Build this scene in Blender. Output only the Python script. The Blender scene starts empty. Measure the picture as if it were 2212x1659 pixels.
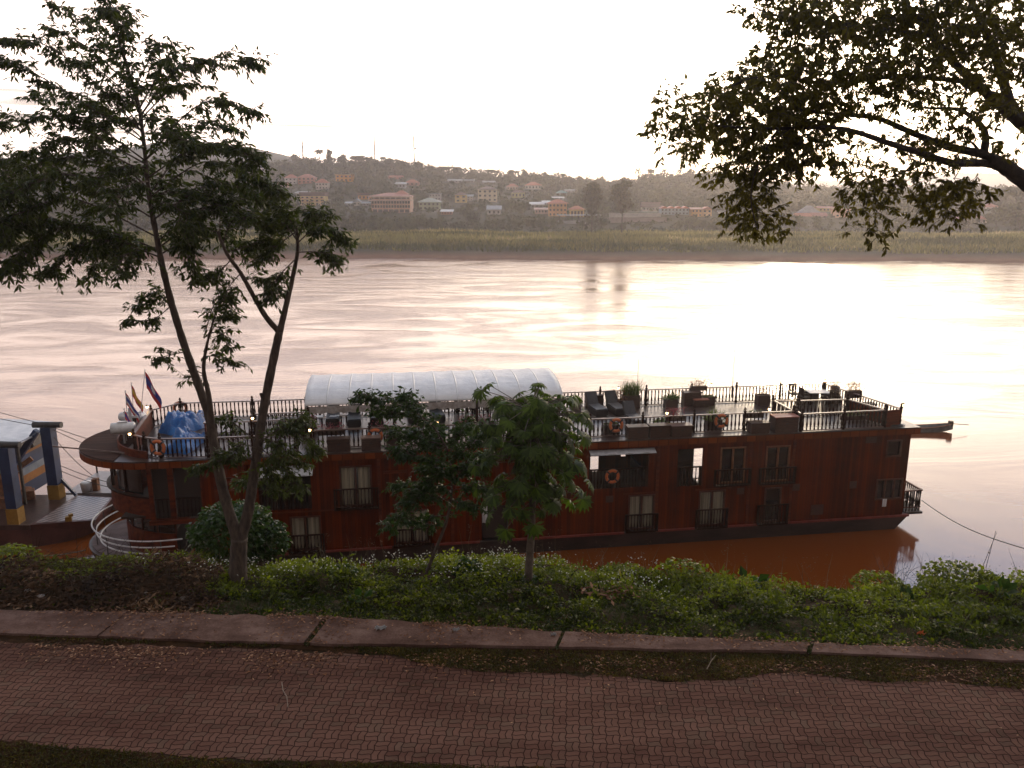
import bpy, math, random
import numpy as np
from mathutils import Vector, Matrix
random.seed(7); rng = np.random.default_rng(7)
S = bpy.context.scene; COL = S.collection
R = math.radians
# ---------------------------------------------------------------- camera
CZ = 17.0; FPX = 800.0; PITCH = R(13.0)
cam = bpy.data.cameras.new('camera'); cam.sensor_width = 36; cam.lens = 36*FPX/1024; cam.clip_end = 20000
co = bpy.data.objects.new('camera', cam); COL.objects.link(co)
co.location = (0, 0, CZ); co.rotation_euler = (R(90)-PITCH, 0, 0); S.camera = co
# ---------------------------------------------------------------- sun, sky, exposure
SUN_EL, SUN_AZ = R(8.5), R(20.0)          # azimuth to the right of +Y
sdir = Vector((math.sin(SUN_AZ)*math.cos(SUN_EL), math.cos(SUN_AZ)*math.cos(SUN_EL), math.sin(SUN_EL)))
sl = bpy.data.lights.new('sun', 'SUN'); sl.energy = .5; sl.angle = R(4); sl.color = (1, .78, .52)
so = bpy.data.objects.new('sun', sl); COL.objects.link(so); so.rotation_euler = sdir.to_track_quat('Z', 'Y').to_euler()
S.view_settings.view_transform = 'Standard'; S.view_settings.look = 'None'; S.view_settings.gamma = 1
S.view_settings.exposure = 0.0
W = bpy.data.worlds.new('World'); S.world = W; W.use_nodes = True

class NT:
    """small node-tree writer"""
    def __init__(s, tree): s.t = tree; s.n = tree.nodes; s.l = tree.links
    def node(s, ty, **kw):
        n = s.n.new(ty)
        for k, v in kw.items(): setattr(n, k, v)
        return n
    def put(s, sock, v):
        if hasattr(v, 'is_output') or isinstance(v, bpy.types.NodeSocket): s.l.new(v, sock)
        else: sock.default_value = v
    def math(s, op, a, b=0.0, c=None, clamp=False):
        n = s.node('ShaderNodeMath', operation=op, use_clamp=clamp)
        s.put(n.inputs[0], a); s.put(n.inputs[1], b)
        if c is not None: s.put(n.inputs[2], c)
        return n.outputs[0]
    def vmath(s, op, a, b=None):
        n = s.node('ShaderNodeVectorMath', operation=op); s.put(n.inputs[0], a)
        if b is not None: s.put(n.inputs[1], b)
        return n.outputs['Value'] if op in ('DOT_PRODUCT', 'LENGTH', 'DISTANCE') else n.outputs[0]
    def mapr(s, v, a, b, c, d, smooth=False):
        n = s.node('ShaderNodeMapRange'); n.interpolation_type = 'SMOOTHSTEP' if smooth else 'LINEAR'
        s.put(n.inputs[0], v)
        for i, x in enumerate((a, b, c, d)): s.put(n.inputs[i+1], x)
        return n.outputs[0]
    def ramp(s, v, stops):
        n = s.node('ShaderNodeValToRGB'); s.put(n.inputs[0], v); e = n.color_ramp.elements
        while len(e) < len(stops): e.new(.5)
        for k, (p, c) in enumerate(stops): e[k].position = p; e[k].color = (c[0], c[1], c[2], 1)
        return n.outputs[0]
    def mix(s, f, a, b, blend='MIX'):
        n = s.node('ShaderNodeMix', data_type='RGBA', blend_type=blend)
        s.put(n.inputs[0], f)
        for i, v in ((6, a), (7, b)):
            if isinstance(v, (tuple, list)) and len(v) == 3: v = (*v, 1)
            s.put(n.inputs[i], v)
        return n.outputs[2]
    def noise(s, vec, scale=1., detail=3., rough=.5, dist=0.):
        n = s.node('ShaderNodeTexNoise'); s.l.new(vec, n.inputs['Vector'])
        n.inputs['Scale'].default_value = scale; n.inputs['Detail'].default_value = detail
        n.inputs['Roughness'].default_value = rough; n.inputs['Distortion'].default_value = dist
        return n.outputs[0]
    def coords(s, scale=(1, 1, 1), kind='Object', rot=(0, 0, 0), loc=(0, 0, 0)):
        tc = s.node('ShaderNodeTexCoord'); m = s.node('ShaderNodeMapping')
        s.l.new(tc.outputs[kind], m.inputs[0]); m.inputs['Scale'].default_value = scale
        m.inputs['Rotation'].default_value = rot; m.inputs['Location'].default_value = loc
        return m.outputs[0]
    def sep(s, v):
        n = s.node('ShaderNodeSeparateXYZ'); s.l.new(v, n.inputs[0]); return n.outputs
    def comb(s, x, y, z=0.):
        n = s.node('ShaderNodeCombineXYZ')
        for i, v in enumerate((x, y, z)): s.put(n.inputs[i], v)
        return n.outputs[0]

def build_world():
    k = NT(W.node_tree); k.n.clear()
    out = k.node('ShaderNodeOutputWorld')
    sky = k.node('ShaderNodeTexSky', sky_type='NISHITA', sun_disc=False, sun_elevation=SUN_EL, sun_rotation=SUN_AZ)
    sky.air_density = 1.0; sky.dust_density = 2.0
    b1 = k.node('ShaderNodeBackground'); k.l.new(sky.outputs[0], b1.inputs[0]); b1.inputs[1].default_value = SKY_NISHITA
    tc = k.node('ShaderNodeTexCoord'); d = tc.outputs['Generated']
    x, y, z = k.sep(d)[:3]
    el = k.math('MAXIMUM', z, 0.0)
    # layered evening cloud: colour by height above the horizon, dimmer towards the east
    nv = k.comb(k.math('MULTIPLY', x, 2.2), k.math('MULTIPLY', y, 2.2), k.math('MULTIPLY', z, 13.0))
    n1 = k.noise(nv, 1.6, 4, .55, .6)
    west = k.mapr(y, -.35, .75, 0., 1., True)
    colw = k.ramp(k.math('ADD', el, k.math('MULTIPLY', k.math('SUBTRACT', n1, .5), .05)),
                  [(0, (1.15, .97, .86)), (.10, (1.25, 1.0, .88)), (.2, (1.32, 1.03, .88)), (.32, (.86, .76, .74)), (.42, (.27, .54, .90)), (.55, (.26, .34, .46)), (.72, (.245, .24, .25)), (1, (.235, .22, .212))])
    cole = k.ramp(el, [(0, (.08, .042, .03)), (.28, (.13, .09, .078)), (.55, (.22, .195, .188)), (1, (.235, .22, .212))])
    c = k.mix(west, cole, colw)
    streak = k.mapr(k.noise(nv, 2.6, 5, .6, .8), .52, .72, 0., 1., True)
    c = k.mix(k.math('MULTIPLY', streak, .5), c, k.mix(1.0, c, (.80, .70, .72), 'MULTIPLY'))
    lowv = k.comb(k.math('MULTIPLY', x, 1.1), k.math('MULTIPLY', y, 1.1), k.math('MULTIPLY', z, 30.0))
    band = k.math('MULTIPLY', k.mapr(k.noise(lowv, 2.1, 4, .55, .5), .47, .60, 0., 1., True), k.math('MULTIPLY', k.mapr(z, .015, .05, 0., 1., True), k.mapr(z, .08, .15, 1., .55, True)))
    c = k.mix(k.math('MULTIPLY', band, k.mapr(k.vmath('DOT_PRODUCT', d, tuple(sdir)), .84, .985, .92, .5, True)), c, (.15, .11, .108))
    dt = k.math('MAXIMUM', k.vmath('DOT_PRODUCT', d, tuple(sdir)), 0.0)
    g1 = k.math('MULTIPLY', k.math('POWER', dt, 160.), 1.6)
    g2 = k.math('MULTIPLY', k.math('MULTIPLY', k.math('POWER', dt, 16.), .42), k.mapr(z, .20, .40, 1., .1, True))
    gl = k.mix(1.0, k.mix(g1, (0, 0, 0), (1, .80, .55)), k.mix(g2, (0, 0, 0), (1, .88, .76)), 'ADD')
    n = k.n[-1]
    gv = k.node('ShaderNodeVectorMath', operation='SCALE'); k.put(gv.inputs[0], (1, .80, .55)); k.put(gv.inputs['Scale'], g1)
    gw = k.node('ShaderNodeVectorMath', operation='SCALE'); k.put(gw.inputs[0], (.95, 1., .80)); k.put(gw.inputs['Scale'], g2)
    tot = k.vmath('ADD', c, k.vmath('ADD', gv.outputs[0], gw.outputs[0]))
    side = k.mapr(dt, .5, .92, .68, 1., True)
    sv = k.node('ShaderNodeVectorMath', operation='SCALE'); k.put(sv.inputs[0], tot); k.put(sv.inputs['Scale'], side); tot = sv.outputs[0]
    b2 = k.node('ShaderNodeBackground'); k.l.new(tot, b2.inputs[0]); b2.inputs[1].default_value = SKY_CLOUD
    ad = k.node('ShaderNodeAddShader'); k.l.new(b1.outputs[0], ad.inputs[0]); k.l.new(b2.outputs[0], ad.inputs[1])
    k.l.new(ad.outputs[0], out.inputs[0])
SKY_NISHITA, SKY_CLOUD, HAZE_D = 0.05, 3.0, 0.00043
build_world()
S.cycles.use_denoising = True
S.cycles.max_bounces = 6; S.cycles.diffuse_bounces = 3; S.cycles.glossy_bounces = 3; S.cycles.transmission_bounces = 4
S.cycles.volume_bounces = 1; S.cycles.transparent_max_bounces = 6
S.cycles.sample_clamp_indirect = 6.0

# ---------------------------------------------------------------- helpers
def ray(px, py):
    """direction of the photograph's pixel (2212-wide reading of it)"""
    x = px*1024/2212-512; y = py*1024/2212-384
    return Vector((x, FPX*math.cos(PITCH)-y*math.sin(PITCH), -FPX*math.sin(PITCH)-y*math.cos(PITCH)))
def at_z(px, py, z):
    r = ray(px, py); t = (z-CZ)/r.z; return Vector((r.x*t, r.y*t, z))
def at_y(px, py, Y):
    r = ray(px, py); t = Y/r.y; return Vector((r.x*t, Y, CZ+r.z*t))
class MB:
    def __init__(s): s.v = []; s.f = []; s.m = []; s.mi = 0
    def add(s, vs, fs):
        o = len(s.v); s.v += [tuple(p) for p in vs]; s.f += [tuple(i+o for i in f) for f in fs]; s.m += [s.mi]*len(fs); return s
    def box(s, c, d, rz=0., M=None):
        x, y, z = d[0]/2, d[1]/2, d[2]/2
        vs = [Vector((a*x, b*y, e*z)) for e in (-1, 1) for a, b in ((-1, -1), (1, -1), (1, 1), (-1, 1))]
        m = M if M is not None else (Matrix.Rotation(rz, 3, 'Z') if rz else None)
        if m is not None: vs = [m @ p for p in vs]
        c = Vector(c)
        return s.add([p+c for p in vs], [(3, 2, 1, 0), (4, 5, 6, 7), (0, 1, 5, 4), (1, 2, 6, 5), (2, 3, 7, 6), (3, 0, 4, 7)])
    def bx(s, x0, x1, y0, y1, z0, z1): return s.box(((x0+x1)/2, (y0+y1)/2, (z0+z1)/2), (abs(x1-x0), abs(y1-y0), abs(z1-z0)))
    def bar(s, a, b, w, h=None):
        """a rectangular bar from a to b"""
        a = Vector(a); b = Vector(b); d = b-a; L = d.length
        if L < 1e-6: return s
        q = d.to_track_quat('X', 'Z').to_matrix()
        return s.box((a+b)/2, (L, w, h if h else w), M=q)
    def tube(s, pts, rad, n=6, cap=True):
        pts = [Vector(p) for p in pts]; k = len(pts)
        rr = rad if isinstance(rad, (list, tuple)) else [rad]*k
        vs, fs = [], []; up = None
        for i in range(k):
            t = (pts[min(i+1, k-1)]-pts[max(i-1, 0)]).normalized()
            if up is None:
                up = Vector((0, 0, 1)) if abs(t.z) < .9 else Vector((1, 0, 0))
            a = up-t*up.dot(t)
            if a.length < 1e-5: a = t.orthogonal()
            a.normalize(); up = a; b = t.cross(a)
            for j in range(n):
                th = 2*math.pi*j/n; vs.append(pts[i]+(a*math.cos(th)+b*math.sin(th))*rr[i])
        for i in range(k-1):
            for j in range(n):
                j2 = (j+1) % n; fs.append((i*n+j, i*n+j2, (i+1)*n+j2, (i+1)*n+j))
        if cap: fs += [tuple(range(n-1, -1, -1)), tuple((k-1)*n+j for j in range(n))]
        return s.add(vs, fs)
    def lathe(s, c, prof, n=8):
        """prof = (radius, z) from below upward"""
        c = Vector(c); vs, fs = [], []
        for r, z in prof:
            for j in range(n): th = 2*math.pi*j/n; vs.append(c+Vector((r*math.cos(th), r*math.sin(th), z)))
        for i in range(len(prof)-1):
            for j in range(n): j2 = (j+1) % n; fs.append((i*n+j, i*n+j2, (i+1)*n+j2, (i+1)*n+j))
        fs += [tuple(range(n-1, -1, -1)), tuple((len(prof)-1)*n+j for j in range(n))]
        return s.add(vs, fs)
    def prism(s, poly, z0, z1):
        n = len(poly); vs = [(x, y, z0) for x, y in poly]+[(x, y, z1) for x, y in poly]
        return s.add(vs, [tuple(range(n-1, -1, -1)), tuple(range(n, 2*n))]+[(i, (i+1) % n, n+(i+1) % n, n+i) for i in range(n)])
    def wallstrip(s, path, z0, z1, th):
        """a wall of thickness th along a plan path (thickness to the left of travel)"""
        p = [Vector((a, b)) for a, b in path]; n = len(p); off = []
        for i in range(n):
            t = (p[min(i+1, n-1)]-p[max(i-1, 0)]).normalized(); off.append(p[i]+Vector((-t.y, t.x))*th)
        poly = p+off[::-1]
        vs = [(q.x, q.y, z0) for q in poly]+[(q.x, q.y, z1) for q in poly]; m = len(poly); fs = []
        for i in range(m): fs.append((i, (i+1) % m, m+(i+1) % m, m+i))
        for i in range(n-1): fs += [(i, 2*n-1-i, 2*n-2-i, i+1), (m+i, m+i+1, m+2*n-2-i, m+2*n-1-i)]
        return s.add(vs, fs)
    def torus(s, c, R_, r, M=None, n=20, k=8):
        vs, fs = [], []; c = Vector(c)
        for i in range(n):
            a = 2*math.pi*i/n
            for j in range(k):
                b = 2*math.pi*j/k; p = Vector(((R_+r*math.cos(b))*math.cos(a), r*math.sin(b), (R_+r*math.cos(b))*math.sin(a)))
                vs.append((M @ p if M is not None else p)+c)
        for i in range(n):
            for j in range(k): fs.append((i*k+j, ((i+1) % n)*k+j, ((i+1) % n)*k+(j+1) % k, i*k+(j+1) % k))
        return s.add(vs, fs)
    def mesh(s, name, mats, smooth=False):
        me = bpy.data.meshes.new(name); me.from_pydata(s.v, [], s.f)
        for m in (mats if isinstance(mats, (list, tuple)) else [mats]): me.materials.append(m)
        if max(s.m, default=0): me.polygons.foreach_set('material_index', s.m)
        if smooth: me.polygons.foreach_set('use_smooth', [True]*len(s.f))
        me.update(); return me
def link(name, me, parent=None):
    o = bpy.data.objects.new(name, me); COL.objects.link(o)
    if parent is not None: o.parent = parent
    return o
def obj(name, mb, mats, parent=None, smooth=False): return link(name, mb.mesh(name, mats, smooth), parent)
def tag(o, label=None, cat=None, group=None, kind=None):
    if label: o['label'] = label
    if cat: o['category'] = cat
    if group: o['group'] = group
    if kind: o['kind'] = kind
    return o
def thing(name, label, cat, loc=(0, 0, 0), rz=0., group=None):
    o = bpy.data.objects.new(name, None); COL.objects.link(o); o.location = loc; o.rotation_euler = (0, 0, rz)
    return tag(o, label, cat, group)
def dup(root, loc=None, rz=None, label=None, group=None, parent=None):
    r = root.copy(); COL.objects.link(r)
    if loc is not None: r.location = loc
    if rz is not None: r.rotation_euler = (0, 0, rz)
    if label: r['label'] = label
    if group: r['group'] = group
    for ch in root.children:
        c = ch.copy(); COL.objects.link(c); c.parent = r
        for g in ch.children:
            d = g.copy(); COL.objects.link(d); d.parent = c
    return r
def np_mesh(name, V, F4, mats, attr=None, smooth=False):
    """quads from numpy arrays: V (n,3), F4 (m,4)"""
    me = bpy.data.meshes.new(name); nv, nf = len(V), len(F4)
    me.vertices.add(nv); me.vertices.foreach_set('co', np.ascontiguousarray(V, dtype=np.float32).ravel())
    k = F4.shape[1]
    me.loops.add(nf*k); me.loops.foreach_set('vertex_index', np.ascontiguousarray(F4, dtype=np.int32).ravel())
    me.polygons.add(nf); me.polygons.foreach_set('loop_start', np.arange(0, nf*k, k, dtype=np.int32))
    if attr is not None:
        a = me.attributes.new('tone', 'FLOAT', 'FACE'); a.data.foreach_set('value', np.ascontiguousarray(attr, dtype=np.float32))
    for m in (mats if isinstance(mats, (list, tuple)) else [mats]): me.materials.append(m)
    if smooth: me.polygons.foreach_set('use_smooth', np.ones(nf, dtype=bool))
    me.update(calc_edges=True); me.validate(); return me
def unit(a): return a/np.maximum(np.linalg.norm(a, axis=-1, keepdims=True), 1e-9)
def leaf_geo(P, D, L, Wd, droop=.35, up=None):
    """folded leaves: base points P, directions D, lengths L, widths Wd -> vertices, quads (two per leaf)"""
    n = len(P); D = unit(D)
    rnd = up if up is not None else unit(rng.normal(size=(n, 3))+np.array([0, 0, .8]))
    Sd = unit(np.cross(D, rnd)); N = np.cross(Sd, D)
    L = np.broadcast_to(np.asarray(L, float), (n,))[:, None]; Wd = np.broadcast_to(np.asarray(Wd, float), (n,))[:, None]
    m = P+D*L*.5+N*L*.05; t = P+D*L-N*L*droop*.5
    a = m+Sd*Wd*.5-N*Wd*.16; b = m-Sd*Wd*.5-N*Wd*.16
    V = np.stack([P, a, t, b, m], 1).reshape(-1, 3)
    i = np.arange(n)[:, None]*5
    F = np.concatenate([i+np.array([[0, 1, 2, 4]]), i+np.array([[0, 4, 2, 3]])], 1).reshape(-1, 4)
    return V, F
# ---------------------------------------------------------------- materials
def mat(name, fn=None, base=(.5, .5, .5), rough=.6, metal=0., spec=.5):
    m = bpy.data.materials.new(name); m.use_nodes = True; k = NT(m.node_tree)
    b = m.node_tree.nodes['Principled BSDF']
    b.inputs['Base Color'].default_value = (*base, 1); b.inputs['Roughness'].default_value = rough; b.inputs['Metallic'].default_value = metal
    b.inputs['Specular IOR Level'].default_value = spec
    if fn: fn(k, b)
    return m
def bump(k, b, h, dist=.02, strength=1.0):
    n = k.node('ShaderNodeBump'); n.inputs['Distance'].default_value = dist; n.inputs['Strength'].default_value = strength
    k.l.new(h, n.inputs['Height']); k.l.new(n.outputs[0], b.inputs['Normal'])
def noisy(c1, c2, scale=3., rough=.6, bd=0., detail=5., sc=(1, 1, 1), lo=.35, hi=.65, spec=.5):
    def fn(k, b):
        v = k.coords(sc); n = k.noise(v, scale, detail, .6)
        k.l.new(k.ramp(n, [(lo, c1), (hi, c2)]), b.inputs['Base Color']); b.inputs['Roughness'].default_value = rough
        b.inputs['Specular IOR Level'].default_value = spec
        if bd: bump(k, b, k.noise(v, scale*4, 4, .6), bd)
    return fn
def M_noisy(name, c1, c2, **kw): return mat(name, noisy(c1, c2, **kw))
def leaf_mat(name, dark, light, trans=.35, rough=.45, yellow=None):
    """leaf colour varies by the leaf's own tone value; light passes through"""
    m = bpy.data.materials.new(name); m.use_nodes = True; k = NT(m.node_tree); b = m.node_tree.nodes['Principled BSDF']
    at = k.node('ShaderNodeAttribute'); at.attribute_name = 'tone'
    st = [(0, dark), (.8, light)]
    if yellow: st.append((.97, yellow))
    c = k.ramp(at.outputs['Fac'], st)
    k.l.new(c, b.inputs['Base Color']); b.inputs['Roughness'].default_value = rough; b.inputs['Specular IOR Level'].default_value = .22
    tr = k.node('ShaderNodeBsdfTranslucent'); k.l.new(k.mix(1., c, (1.25, 1.3, .5), 'MULTIPLY'), tr.inputs[0])
    mx = k.node('ShaderNodeMixShader'); mx.inputs[0].default_value = trans
    k.l.new(b.outputs[0], mx.inputs[1]); k.l.new(tr.outputs[0], mx.inputs[2])
    k.l.new(mx.outputs[0], m.node_tree.nodes['Material Output'].inputs[0]); return m
def planks(c1, c2, w=.14, axis='x', rough=.5, gap=.35, bd=.006, wear=.5):
    """boards of width w with their joints; colour changes board to board and along the grain"""
    def fn(k, b):
        tc = k.node('ShaderNodeTexCoord'); s = k.sep(tc.outputs['Object']); u = s[0] if axis == 'x' else s[1] if axis == 'y' else s[2]
        q = k.math('DIVIDE', u, w); idn = k.math('FLOOR', q); fr = k.math('FRACT', q)
        wn = k.node('ShaderNodeTexWhiteNoise', noise_dimensions='1D'); k.l.new(idn, wn.inputs['W'])
        sc = {'x': (9, 9, .9), 'y': (.9, 9, 9), 'z': (.9, .9, 9)}[axis]
        if axis == 'y': sc = (.7, 9, 9)
        g = k.noise(k.coords(sc), 1.6, 4, .6)
        bl = k.noise(k.coords((.35, .35, .5)), 1., 3, .6)
        f = k.math('ADD', k.math('MULTIPLY', wn.outputs[0], .45), k.math('ADD', k.math('MULTIPLY', g, .35), k.math('MULTIPLY', k.math('SUBTRACT', bl, .35), wear)))
        c = k.ramp(f, [(.12, c1), (.9, c2)])
        e = k.math('MINIMUM', fr, k.math('SUBTRACT', 1., fr)); ed = k.mapr(e, 0., .07, 0., 1.)
        k.l.new(k.mix(ed, tuple(x*gap for x in c1), c), b.inputs['Base Color'])
        k.l.new(k.mapr(g, .3, .7, rough*.75, rough*1.2), b.inputs['Roughness'])
        b.inputs['Specular IOR Level'].default_value = .5 if rough < .5 else .04
        bump(k, b, k.math('ADD', ed, k.math('MULTIPLY', g, .3)), bd)
    return fn
WALLWOOD = mat('red_wood_boards', planks((.030, .003, .0003), (.165, .023, .002), .15, 'x', .6, wear=1.0))
TRIMWOOD = mat('red_wood_trim', noisy((.055, .008, .0015), (.16, .028, .005), scale=2., rough=.55, sc=(.4, 3, 3), spec=.2))
DARKWOOD = M_noisy('dark_turned_wood', (.012, .004, .002), (.035, .012, .006), scale=5., rough=.6, spec=.12)
RAILTOP = M_noisy('weathered_rail_wood', (.10, .06, .048), (.20, .13, .105), scale=3., rough=.4, sc=(.5, 4, 4))
DECKWOOD = mat('wet_deck_boards', planks((.030, .016, .012), (.078, .044, .036), .13, 'y', .34, gap=.5, bd=.003))
HULLM = M_noisy('grey_hull_paint', (.022, .013, .011), (.06, .036, .030), scale=1.2, rough=.55, bd=.01, sc=(.4, 1, 1))
REDSILL = M_noisy('red_sill_paint', (.14, .02, .014), (.24, .045, .032), scale=3., rough=.5)
GLASS = mat('dark_window_glass', base=(.012, .012, .013), rough=.06, spec=.6)
CURT = mat('cream_curtain', lambda k, b: (k.l.new(k.ramp(k.noise(k.coords((14, 14, .25)), 1., 2, .5), [(.35, (.22, .19, .13)), (.65, (.52, .46, .33))]), b.inputs['Base Color']), None)[1], rough=.9)
BLACK = M_noisy('black_wicker', (.012, .010, .011), (.032, .027, .027), scale=30., rough=.55)
CUSH = M_noisy('charcoal_cushion', (.028, .028, .033), (.05, .05, .056), scale=8., rough=.6)
BROWNBOX = M_noisy('brown_box_wood', (.03, .014, .009), (.075, .035, .022), scale=4., rough=.5, sc=(1, 1, 5))
REDTOP = M_noisy('red_box_lid', (.24, .07, .04), (.38, .13, .08), scale=6., rough=.5)
WHITE = M_noisy('white_paint', (.55, .54, .53), (.75, .74, .73), scale=3., rough=.45)
ORANGE = M_noisy('orange_ring_plastic', (.48, .10, .022), (.62, .16, .04), scale=7., rough=.55)
BAND = mat('dark_ring_band', base=(.03, .025, .025), rough=.6)
METAL = M_noisy('galvanised_tube', (.42, .42, .42), (.62, .62, .62), scale=6., rough=.35)
IRON = M_noisy('dark_iron', (.02, .018, .017), (.05, .042, .038), scale=6., rough=.5)
TARP = M_noisy('blue_tarpaulin', (.010, .085, .30), (.02, .17, .48), scale=2.5, rough=.38, bd=.03)
ROPE = M_noisy('grey_rope', (.10, .085, .07), (.22, .19, .16), scale=20., rough=.8)
BARK = M_noisy('tree_bark', (.035, .022, .016), (.10, .070, .050), scale=5., rough=.85, bd=.03, sc=(2, 2, .6))
def emis(name, col, st):
    m = bpy.data.materials.new(name); m.use_nodes = True; b = m.node_tree.nodes['Principled BSDF']
    b.inputs['Emission Color'].default_value = (*col, 1); b.inputs['Emission Strength'].default_value = st; b.inputs['Base Color'].default_value = (*col, 1); return m
BULB = emis('lit_bulb', (1, .62, .25), 14.)
# ================================================================ SETTING: river, banks, hills
def lerp_fn(pts):
    xs = [p[0] for p in pts]; ys = [p[1] for p in pts]
    return lambda x: np.interp(x, xs, ys)
def water_fn(k, b):
    tc = k.node('ShaderNodeTexCoord'); P = tc.outputs['Object']
    sw = k.noise(k.coords((.05, .11, 1)), 1., 3, .55, 1.2)                       # large swirls
    x, y, z = k.sep(P)[:3]
    near = k.mapr(y, 40., 75., .10, 1., True)                                    # calm pocket beside the bank
    w1 = k.noise(k.coords((.26, 1.15, 1)), 1., 8, .70, .9)
    w2 = k.noise(k.coords((1.1, 2.6, 1)), 1., 3, .6, .6)
    w3 = k.noise(k.coords((4., 8., 1)), 1., 3, .6, .5)
    patch = k.mapr(sw, .38, .66, .25, 1.25, True)
    far = k.mapr(y, 60., 230., 1., 2.2)
    h = k.math('MULTIPLY', k.math('ADD', k.math('MULTIPLY', w1, .40), k.math('ADD', k.math('MULTIPLY', w2, .22), k.math('MULTIPLY', w3, .11))), k.math('MULTIPLY', patch, k.math('MULTIPLY', near, far)))
    h = k.math('ADD', h, k.math('MULTIPLY', sw, .25))
    bump(k, b, h, .075)
    silt = k.noise(k.coords((.02, .06, 1)), 1., 4, .55, 1.0)
    k.l.new(k.ramp(silt, [(.3, (.165, .038, .003)), (.7, (.215, .054, .006))]), b.inputs['Base Color'])
    b.inputs['Roughness'].default_value = .10; b.inputs['IOR'].default_value = 1.5
WATER = mat('muddy_river_water', water_fn)
def grid_mesh(name, xs, ys, zf, mats, smooth=True):
    X, Y = np.meshgrid(np.asarray(xs, float), np.asarray(ys, float)); Z = zf(X, Y)
    V = np.stack([X, Y, Z], -1).reshape(-1, 3); nx, ny = len(xs), len(ys)
    i = (np.arange(ny-1)[:, None]*nx+np.arange(nx-1)[None]).reshape(-1, 1)
    return np_mesh(name, V, i+np.array([[0, 1, nx+1, nx]]), mats, smooth=smooth)
rv = link('river_water', grid_mesh('river_water', np.linspace(-1500, 1500, 4), [20, 120, 300, 320], lambda X, Y: X*0, WATER, False)); tag(rv, kind='structure')

# ---- value noise for terrain
_T = rng.random((256, 256))
def vnoise(x, y):
    x = np.asarray(x, float); y = np.asarray(y, float); xi = np.floor(x).astype(int); yi = np.floor(y).astype(int)
    fx = x-xi; fy = y-yi; fx = fx*fx*(3-2*fx); fy = fy*fy*(3-2*fy); g = lambda a, b: _T[a % 256, b % 256]
    return (g(xi, yi)*(1-fx)+g(xi+1, yi)*fx)*(1-fy)+(g(xi, yi+1)*(1-fx)+g(xi+1, yi+1)*fx)*fy
def fbm(x, y, o=3):
    s = 0; a = .5; t = 0
    for i in range(o): s = s+a*vnoise(x*2**i+17*i, y*2**i+31*i); t += a; a *= .5
    return s/t
# ---- far side
SKYL = lerp_fn([(-900, 350), (300, 345), (560, 348), (640, 345), (680, 338), (760, 343), (830, 346), (880, 350), (920, 356), (1000, 366), (1080, 373), (1150, 374), (1200, 380), (1300, 388),
                (1370, 385), (1400, 376), (1480, 372), (1540, 372), (1600, 378), (1660, 392), (1720, 402), (1900, 404), (2212, 404), (3300, 400)])
def z_at(px, py, Y):
    y = np.asarray(py)*1024/2212-384; cy = FPX*math.cos(PITCH)-y*math.sin(PITCH); cz = -FPX*math.sin(PITCH)-y*math.cos(PITCH)
    return CZ+cz*Y/cy
def px_of(x, Y): return 1106+np.asarray(x)/(np.asarray(Y)*math.cos(PITCH))*FPX*2212/1024
def scr(p):
    """where a world point falls in the photograph (2212-wide reading)"""
    dz = p[2]-CZ; dep = p[1]*math.cos(PITCH)-dz*math.sin(PITCH); up = p[1]*math.sin(PITCH)+dz*math.cos(PITCH)
    return 1106+p[0]/dep*FPX*2212/1024, 829.5-up/dep*FPX*2212/1024
KY = np.array([0, 4, 7, 16, 28, 41, 56, 66, 91, 111, 126, 150, 166.])
KZ = np.array([-1.5, 0., 1.3, 2.4, 3.2, 3.9, 4.4, 3.8, 4.6, 7.0, 11., 12.3, 13.5])
def zfar(x, Y):
    x = np.asarray(x, float); Y = np.asarray(Y, float); px = np.clip(px_of(x, np.maximum(Y, 1)), -900, 3300)
    yb = np.interp(px, [-900, 740, 2212, 3300], [236, 236, 222, 220])+(fbm(px*.012, px*0+2.2, 3)-.5)*9
    t = Y-yb; near = np.interp(t, KY, KZ)
    zs = z_at(px, SKYL(px)+20, 520.)
    up = 13.5+(zs-13.5)*np.clip((Y-(yb+166))/(520-yb-166), 0, 1)
    back = zs+(18-zs)*np.clip((Y-540)/260, 0, 1)
    z = np.where(t < 166, near, np.where(Y < 520, up, back))
    return z+(fbm(x*.05, Y*.05)-.5)*np.where(t < 8, .3, 1.6)
def farground_fn(k, b):
    tc = k.node('ShaderNodeTexCoord'); s = k.sep(tc.outputs['Object']); n = k.noise(k.coords((.25, .25, .25)), 1., 5, .6)
    mud = k.ramp(n, [(.3, (.17, .085, .052)), (.7, (.25, .14, .09))]); veg = k.ramp(n, [(.35, (.028, .034, .014)), (.65, (.07, .065, .03))])
    k.l.new(k.mix(k.mapr(k.math('ADD', s[2], k.math('MULTIPLY', n, 1.2)), 1.2, 2.6, 0., 1.), mud, veg), b.inputs['Base Color']); b.inputs['Roughness'].default_value = .9
FARG = mat('far_bank_earth', farground_fn)
xs = np.concatenate([np.linspace(-1500, -420, 30), np.arange(-410, 411, 5), np.linspace(420, 1500, 30)])
ys = np.concatenate([np.arange(216, 300, 3), np.arange(300, 560, 6), np.linspace(560, 900, 20), np.linspace(1000, 2680, 6)])
tag(link('far_ground', grid_mesh('far_ground', xs, ys, zfar, FARG)), kind='structure')
HILLM = M_noisy('wooded_hill', (.030, .040, .022), (.075, .085, .05), scale=.06, rough=.95)
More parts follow.
